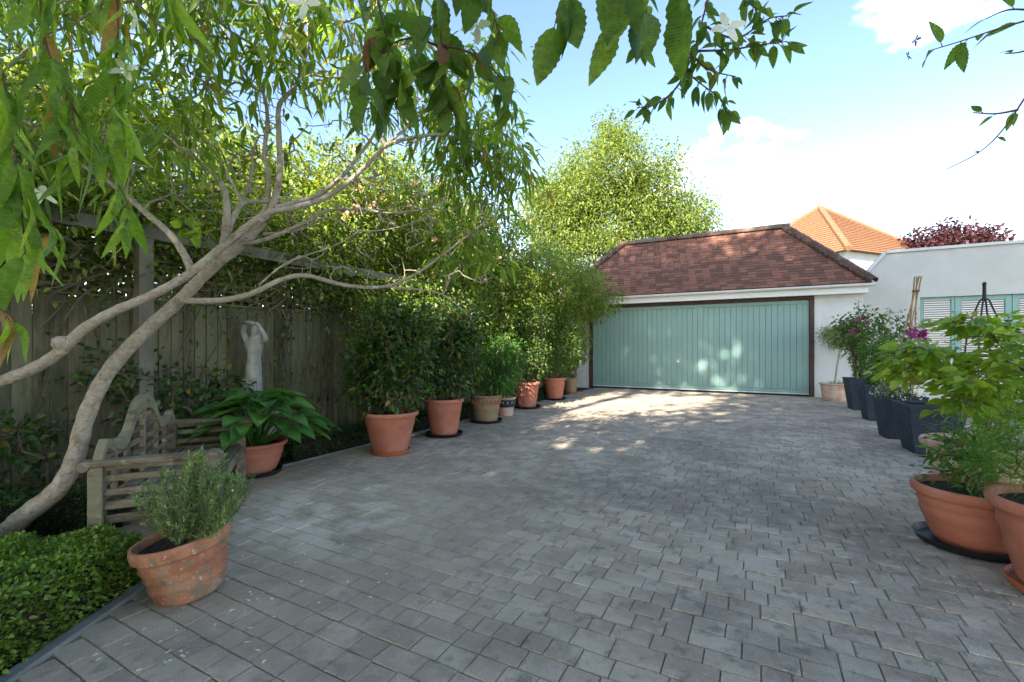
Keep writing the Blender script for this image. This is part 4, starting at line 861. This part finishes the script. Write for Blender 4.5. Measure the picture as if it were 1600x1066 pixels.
v_, f_ = skeleton(list(roots), tw_pts, .0019, .36, .006); tag(link('bare_twigs', mesh_np('bare_twigs', v_-loc_, f_, True), M['bark'], lt), kind='stuff')
tip = pix_cloud(6, 285, 310, 340, 380, 2.4, 2.5); foliage(lt, clumps(tip, 3, .02), rdir(18), .07, .045, M['L_bright'], 'leaf', .3, 18)
# ------------------------------------------------------------------ clematis hanging from the arch over the camera
arch = empty('timber_arch', (0, .38, 0)); tag(arch, 'grey timber arch overhead carrying the clematis', 'arch')
mb = MB(); mb.box(-2.2, 2.6, -.05, .05, 2.05, 2.17); mb.build('beam', M['beam'], arch, bevel=.006)
for x in (-2.1, 2.5): mb = MB(); mb.box(x-.06, x+.06, -.06, .06, 0, 2.047); mb.build('post', M['beam'], arch, bevel=.006)
def hanging(name, label, strands, lv, L, wf, lm, per=2, bend=.3, flowers=(), fm='petal_w', n_obj=250, jit=.03, twm='redtwig', droop=.6, wide=.42, fl=.05):
    ob = plant(name, label, 'climber', tuple(P(*strands[0][0]))); parts = []; C = []; D = []
    for s in strands:
        q = smooth_path([P(*p) for p in s], 7); parts.append(tube_np(q, np.linspace(.0028, .001, len(q)), 6)); ln = np.sum(np.linalg.norm(np.diff(q, axis=0), axis=1)); n = max(3, int(ln*lv))
        for i in range(n):
            t = (i+rng.uniform(0, .8))/n*(len(q)-1); k = int(min(t, len(q)-2)); pos = q[k]+(q[k+1]-q[k])*(t-k); ax = unit(q[k+1]-q[k])
            for j in range(per):
                d = rdir(1)[0]*.8+ax*.5; d[2] -= droop; st = pos+unit(d)*jit*rng.uniform(.3, 1); parts.append(tube_np([pos, st], [.0011, .0009], 4)); C.append(st); D.append(d)
    tag(stems_obj('stems', merge(parts), M[twm], ob), kind='stuff'); Ls = L*rng.uniform(.65, 1.2, len(C)); foliage(ob, np.array(C), np.array(D), Ls, Ls*wf, lm, 'foliage', bend, n_obj, wide)
    for f in flowers:
        c = np.array(P(*f)); ax = unit(np.array([rng.normal()*.4, -1, rng.normal()*.5-.2])); a0 = unit(np.cross(ax, [0, 0, 1.])); b0 = np.cross(ax, a0)
        an = np.arange(4)*math.pi/2+rng.uniform(0, 1.5); Dp = a0*np.cos(an)[:, None]+b0*np.sin(an)[:, None]+ax*.25; V, Fq = leaf_np(np.repeat(c[None], 4, 0)-loc_*0, Dp, fl, fl*.5, .15, np.repeat(ax[None], 4, 0), .5)
        link('flower', mesh_np('flower', V-np.array(ob.location), Fq), M[fm], ob)
    return ob
hanging('clematis', 'broad-leaved clematis hanging overhead at the top centre of the view', [[(560, -120, 1.0), (590, 0, 1.0), (610, 90, 1.0), (625, 150, 1.02)], [(640, -120, .9), (680, -20, .95), (690, 70, .98), (690, 150, 1.0)], [(690, 70, .98), (740, 85, 1.0), (780, 120, 1.02), (795, 160, 1.03)], [(690, 75, .98), (640, 60, 1.0), (580, 90, 1.0), (560, 150, 1.0)], [(720, -120, .9), (740, -30, .95), (770, 20, 1.0), (780, 60, 1.02)], [(620, 150, 1.02), (650, 120, 1.03), (700, 130, 1.05), (720, 170, 1.05)]],
        40, .074, .56, M['L_clem'], 2, .3, [(745, 40, 1.0), (478, 5, .9)], jit=.035, droop=.7, fl=.036)
hanging('clematis', 'toothed clematis leaves dangling from the top edge right of centre', [[(860, -130, .75), (880, -30, .8), (870, 30, .82)], [(930, -130, .75), (950, -30, .78), (960, 20, .8)], [(1040, -130, .7), (1050, -40, .74), (1075, 10, .76)], [(900, -120, .8), (985, -40, .82), (1010, 20, .84)]], 20, .095, .50, M['L_clem'], 2, .2, [(1135, 45, .95)], jit=.03, droop=1.3, fl=.042)
hanging('potato_vine', 'small-leaved vine spray with dark buds hanging against the blue sky', [[(1130, -120, 1.1), (1110, -20, 1.1), (1090, 60, 1.1), (1075, 110, 1.1), (1120, 150, 1.1), (1140, 175, 1.1)], [(1100, 40, 1.1), (1150, 60, 1.1), (1200, 30, 1.1), (1235, 25, 1.1)], [(1085, 80, 1.1), (1140, 78, 1.1), (1190, 70, 1.1), (1230, 65, 1.1)], [(1075, 110, 1.1), (1050, 145, 1.1), (1020, 165, 1.1), (995, 168, 1.1)], [(1085, 90, 1.1), (1110, 110, 1.1), (1150, 120, 1.1)], [(1160, -100, 1.1), (1165, -10, 1.1), (1190, 20, 1.1)], [(1000, -60, 1.1), (1010, 20, 1.1), (1000, 80, 1.1)]],
        62, .045, .44, M['L_clem'], 2, .2, (), jit=.014, droop=.5)
hanging('potato_vine', 'vine sprig with violet flowers reaching in at the upper right corner', [[(1760, -30, 1.1), (1640, 20, 1.1), (1560, 45, 1.1), (1500, 65, 1.1), (1450, 80, 1.1)], [(1640, 20, 1.1), (1580, 15, 1.1), (1540, 30, 1.1)], [(1640, 60, 1.1), (1600, 80, 1.1), (1570, 84, 1.1)]], 22, .06, .42, M['L_clem'], 1, .15, [(1430, 62, 1.1), (1417, 88, 1.1)], 'petal_v', jit=.012, droop=.2, fl=.014)
hanging('potato_vine', 'bare arching vine shoot with few leaves at the right edge', [[(1760, -40, 1.1), (1660, 60, 1.1), (1600, 155, 1.1), (1565, 205, 1.1), (1530, 238, 1.1), (1478, 265, 1.1)], [(1590, 172, 1.1), (1555, 178, 1.1), (1520, 176, 1.1)]], 9, .035, .38, M['L_clem'], 1, .15, (), jit=.01, droop=.1)
hanging('clematis', 'long narrow-leaved clematis hanging close at the left edge', [[(-60, -60, 1.0), (0, 100, 1.0), (20, 220, 1.0), (30, 290, 1.0), (40, 400, 1.0)], [(60, -80, 1.05), (70, 60, 1.05), (110, 160, 1.05), (125, 250, 1.05)], [(180, -80, 1.1), (185, 40, 1.1), (180, 130, 1.1), (185, 200, 1.1)], [(-40, 250, .95), (20, 300, 1.0), (70, 330, 1.05), (90, 375, 1.1)], [(-60, 420, .95), (-10, 470, .95), (15, 500, .95)], [(250, -80, 1.0), (270, -10, 1.0), (285, 40, 1.0)], [(110, 160, 1.05), (150, 230, 1.1), (200, 320, 1.15), (190, 360, 1.15)]],
        27, .135, .22, M['L_long'], 2, .35, [(215, 30, 1.1), (195, 110, 1.1), (10, 440, 1.0), (65, 300, 1.1), (285, 45, 1.2)], n_obj=300, jit=.02, droop=1.2, wide=.4, fl=.034)
# ------------------------------------------------------------------ plants on the right
ur = RP['urn']
stn = plant('standard_tree', 'small clipped standard tree with round head in the pale pot', 'tree', up(ur, .30)); hd_ = np.array([ur[0]+.20, ur[1], 1.34])
pth = smooth_path([np.array(up(ur, .28)), np.array([ur[0]+.05, ur[1], .7]), np.array([ur[0]+.14, ur[1], 1.15]), hd_], 4)
pts = ell(170, hd_, (.46, .42, .27), .5); stems_obj('trunk', merge([tube_np(pth, np.linspace(.022, .014, len(pth)), 8), skeleton([pth[-1], pth[-2]], pts, .002, .4, .01)]), M['bark'], stn)
C = clumps(pts, 20, .05); D = rdir(len(C)); foliage(stn, C, D, .045*rng.uniform(.7, 1.3, len(C)), .017, M['L_far'], 'crown')
q = np.array(up(ur, .31)); foliage(stn, q+rng.normal(size=(90, 3))*[.10, .10, .03], rdir(90)+[0, 0, 1.2], .10, .012, M['L_lily'], 'underplanting')
def lily(name, label, base, n, h, sp, lm, extra=None):
    ob = plant(name, label, 'plant', base); parts = []; C = []; D = []; b0 = np.array(base)
    for i in range(n):
        a = rng.uniform(0, 6.28); r = rng.uniform(0, sp); hh = h*rng.uniform(.75, 1.1); p0 = b0+np.array([math.cos(a)*r*.5, math.sin(a)*r*.5, 0]); p1 = b0+np.array([math.cos(a)*r*1.2, math.sin(a)*r*1.2, hh])
        pth = smooth_path([p0, (p0+p1)/2+rng.normal(size=3)*.02, p1], 6); parts.append(tube_np(pth, np.linspace(.006, .003, len(pth)), 5))
        m_ = 58; t = rng.uniform(.1, 1, m_)*(len(pth)-1.001); k = t.astype(int); pos = pth[k]+(pth[k+1]-pth[k])*(t-k)[:, None]; C.append(pos); d = rdir(m_); d[:, 2] = d[:, 2]*.3+.45; D.append(d)
    stems_obj('stems', merge(parts), M['L_lily'], ob); C = np.concatenate(C); D = np.concatenate(D); Ls = rng.uniform(.06, .11, len(C)); foliage(ob, C, D, Ls, Ls*.22, lm, 'foliage', .35); return ob
b1, b2, b3, b4 = [up(p[0], p[3]*.9) for p in PL]
lily('lily_plant', 'upright leafy stems in the planter farthest along the right side', b1, 16, .75, .22, M['L_lily'])
lily('lily_plant', 'dense upright lily stems in the second planter from the garage', b2, 26, .72, .24, M['L_lily'])
shrub('leafy_shrub', 'tall dark shrub with arching leaves against the cream wall', (b2[0]+.5, b2[1]+.9, 0), [(np.array([b2[0]+.55, b2[1]+.9, 1.35]), (.5, .35, .45), 1)], 75, 13, .06, .10, .42, M['L_vine'], bend=.5)
sh = shrub('flowering_plant', 'low grey plant with small white flowers in the third planter', b3, [(np.array(b3)+[-.05, -.05, .12], (.26, .26, .16), 1)], 60, 14, .04, .03, .45, M['L_rose'], cat='plant'); sel = ell(160, np.array(b3)+[-.08, -.1, .12], (.28, .26, .2), .6); foliage(sh, sel, rdir(160), .02, .018, M['petal_w'], 'flowers', 0)
sh = shrub('clematis', 'clematis with magenta flowers climbing the bamboo canes', b3, [(np.array(b3)+[.15, .15, .55], (.25, .25, .5), 1)], 60, 12, .05, .05, .5, M['L_vine'], cat='climber')
fp = pix_cloud(12, 1405, 1445, 517, 532, 5.1, 5.3); foliage(sh, clumps(fp, 7, .025), rdir(84), .05, .04, M['petal_m'], 'flowers', .1)
sh = shrub('clematis', 'thin clematis with one magenta flower on a pole by the standard tree', b1, [(np.array(b1)+[-.12, -.1, .7], (.06, .06, .65), 1)], 40, 9, .035, .04, .5, M['L_vine'], cat='climber'); fp = np.array([P(1336, 516, 7.4), P(1337, 520, 7.4), P(1344, 499, 7.4), P(1349, 498, 7.4)]); foliage(sh, clumps(fp, 7, .02), rdir(28), .055, .045, M['petal_m'], 'flowers', .1)
mb = MB(); q = np.array(b1); mb.tube([q+[-.13, -.1, -.1], q+[-.11, -.1, 1.42]], .010, 6); o = mb.build('cane', M['cane']); tag(o, 'single bamboo cane in the farthest dark planter', 'cane')
wig = empty('cane_wigwam', b3); tag(wig, 'wigwam of bamboo canes tied at the top in the third planter', 'plant support')
apx = P(1431, 455, 5.15)-Vector(b3)
for i in range(4):
    a = i*math.pi/2+.6; f_ = Vector((.13*math.cos(a), .13*math.sin(a), -.05)); d = (apx-f_); mb = MB(); mb.tube([f_, f_+d*1.12+Vector((-.025*math.sin(a), .025*math.cos(a), 0))], .0075, 7); mb.build('cane', M['cane'], wig, smooth=True)
mb = MB(); mb.tube([apx+Vector((.03*math.cos(a), .03*math.sin(a), .0)) for a in np.linspace(0, 6.3, 14)], .008, 5); mb.build('twine', M['twig'], wig)
ob_l = Vector((P(1538, 543, 4.2).x, 4.2, 0)); obe = empty('obelisk', ob_l); tag(obe, 'black metal obelisk plant support in front of the glazed doors', 'plant support')
zt = P(1538, 441, 4.2).z; zj = P(1538, 468, 4.2).z
for i in range(4):
    a = i*math.pi/2+.5; mb = MB(); mb.tube(smooth_path([(.16*math.cos(a), .16*math.sin(a), -.03), (.13*math.cos(a), .13*math.sin(a), zj-.45), (.045*math.cos(a), .045*math.sin(a), zj-.05), (.008*math.cos(a), .008*math.sin(a), zj)], 5), .007, 6); mb.build('leg', M['iron'], obe, smooth=True)
for z, r in ((.5, .152), (.95, .135)): mb = MB(); mb.tube([(r*math.cos(a), r*math.sin(a), z) for a in np.linspace(0, 6.283, 25)], .005, 5); mb.build('ring', M['iron'], obe)
mb = MB(); mb.lathe([(0, zj-.02), (.022, zj-.01), (.024, zj), (.014, zj+.02), (.013, zt-.03), (.017, zt-.02), (.010, zt), (0, zt+.005)], 10); mb.build('finial', M['iron'], obe, smooth=True)
# the broad-leaved shrub, arching from the hidden pot
bs = plant('broad_leaved_shrub', 'bright green broad-leaved shrub with arching stems at the right edge', 'shrub', (RP['back'][0], RP['back'][1], .38)); b0 = np.array(bs.location)
arcs = [[(1580, 690, 3.2), (1540, 640, 3.1), (1490, 592, 3.0), (1430, 572, 2.9), (1402, 588, 2.85)], [(1590, 680, 3.2), (1560, 600, 3.1), (1500, 560, 3.0), (1445, 545, 2.9), (1420, 552, 2.9)], [(1600, 690, 3.2), (1590, 600, 3.1), (1555, 530, 3.0), (1520, 508, 2.95), (1500, 505, 2.9)], [(1610, 690, 3.2), (1620, 600, 3.1), (1600, 530, 3.0), (1570, 500, 2.95)], [(1640, 690, 3.2), (1680, 600, 3.1), (1690, 540, 3.0), (1650, 500, 2.9)], [(1590, 690, 3.2), (1560, 650, 2.95), (1525, 630, 2.8), (1495, 632, 2.7)], [(1600, 690, 3.2), (1580, 640, 2.9), (1545, 600, 2.7), (1510, 592, 2.6)], [(1610, 690, 3.2), (1620, 640, 2.9), (1600, 580, 2.7), (1560, 560, 2.6)], [(1610, 690, 3.2), (1650, 640, 2.9), (1640, 560, 2.7), (1600, 520, 2.6)], [(1580, 690, 3.3), (1530, 600, 3.3), (1480, 570, 3.3), (1440, 575, 3.3)]]
parts = []; C = []; D = []
for s in arcs:
    q = smooth_path([b0]+[P(*p) for p in s[1:]], 8); parts.append(tube_np(q, np.linspace(.008, .003, len(q)), 6))
    for i in range(int(len(q)*.28), len(q)):
        for j in range(9):
            side = rdir(1)[0]; ln = rng.uniform(.02, .17); st = q[i]+side*ln*np.array([1, 1, .4]); d = side*.8+unit(q[min(i+1, len(q)-1)]-q[i-1])*.7; d[2] = d[2]*.3-.12; C.append(st); D.append(d)
            if j == 0: parts.append(tube_np([q[i], st], [.0022, .0012], 4))
stems_obj('stems', merge(parts), M['redtwig'], bs); C = np.array(C); Ls = .085*rng.uniform(.6, 1.25, len(C)); foliage(bs, C, np.array(D), Ls, Ls*.58, M['L_bright'], 'foliage', .22, 300)
# young plant in the bowl and feathery plant in the edge pot
bw = up(RP['bowl'], .28)
shrub('young_plant', 'leafy young plant growing in the wide bowl on the right', bw, [(np.array(bw)+[.05, .05, .14], (.20, .18, .15), 1), (np.array(bw)+[.0, .05, .28], (.12, .12, .15), .4)], 50, 11, .035, .05, .48, M['L_lily'], 'redtwig', 'plant', n_obj=200)
fr_ = (RP['front'][0], RP['front'][1], .36)
shrub('feathery_plant', 'feathery fine-leaved green plant at the right edge', fr_, [(np.array([fr_[0]+.02, fr_[1]+.22, .60]), (.30, .28, .22), 1)], 160, 40, .045, .035, .10, M['L_fern'], 'L_lily', 'plant', down=0, tip=.0008, maxr=.004)
# ------------------------------------------------------------------ fallen petals
n = 46; C = np.array([[*G(rng.uniform(60, 420), rng.uniform(850, 1060))[:2], .004] for _ in range(n)]); C = np.array([c if c[0] > -1.5 else [c[0]*0-1.2+rng.uniform(-.25, .6), c[1], .004] for c in C])
D = rdir(n); D[:, 2] = .08; V, Fq = leaf_np(C, D, rng.uniform(.012, .03, n), .011, 0, np.tile([0, 0, 1.], (n, 1))+rng.normal(size=(n, 3))*.1)
o = link('fallen_petals', mesh_np('fallen_petals', V, Fq), M['petal_w']); tag(o, 'pale fallen petals scattered on the paving', 'petals', kind='stuff')
n = 700; C = np.array([[*UV(rng.uniform(-4.5, -3.9), rng.uniform(2.4, 9))[:2], -.015] for _ in range(n//2)]+[[rng.uniform(-2.4, -1.72), rng.uniform(1.0, 2.1), -.015] for _ in range(n//2)]); D = rdir(n); D[:, 2] = .15
V, Fq = leaf_np(C, D, rng.uniform(.02, .05, n), .018, 0); o = link('leaf_litter', mesh_np('leaf_litter', V, Fq), M['twig']); tag(o, 'dry brown leaf litter on the planting bed', 'leaf litter', kind='stuff')
# ------------------------------------------------------------------ tall trees behind the camera whose shade falls on the yard
def shade_tree(label, x, y, blobs, ncl):
    tree('shade_tree', label, (x, y, 0), [(np.array([x+a, y+b, z]), np.array([r, r, rz])) for a, b, z, r, rz in blobs], ncl, 22, .42, .30, .5, M['L_shade'], .3, hollow=.25, group='tall trees behind the camera')
px_, py_ = .848, -.53
labs = ['leftmost', 'in the middle', 'rightmost']
for i, k in enumerate((-1.9, 1.9, 5.6)):
    x, y = -4.4+px_*k, -4.2+py_*k
    bl = [(0, 0, 15.6, 2.3, 2.0), (.3, .2, 13.5, 2.4, 1.7), (-.4, .3, 5.4, 2.3, 1.9), (.3, -.4, 5.2, 2.2, 1.8)]
    if i: bl += [(.5, -.3, 10.8, 2.3, 1.9), (0, .2, 8.0, 2.3, 1.9), (.2, .2, 5.6, 2.4, 2.0)]
    shade_tree('tall leafy tree in the row behind the camera, '+labs[i], x, y, bl, 1150 if i else 560)
print('objects', len(bpy.data.objects))
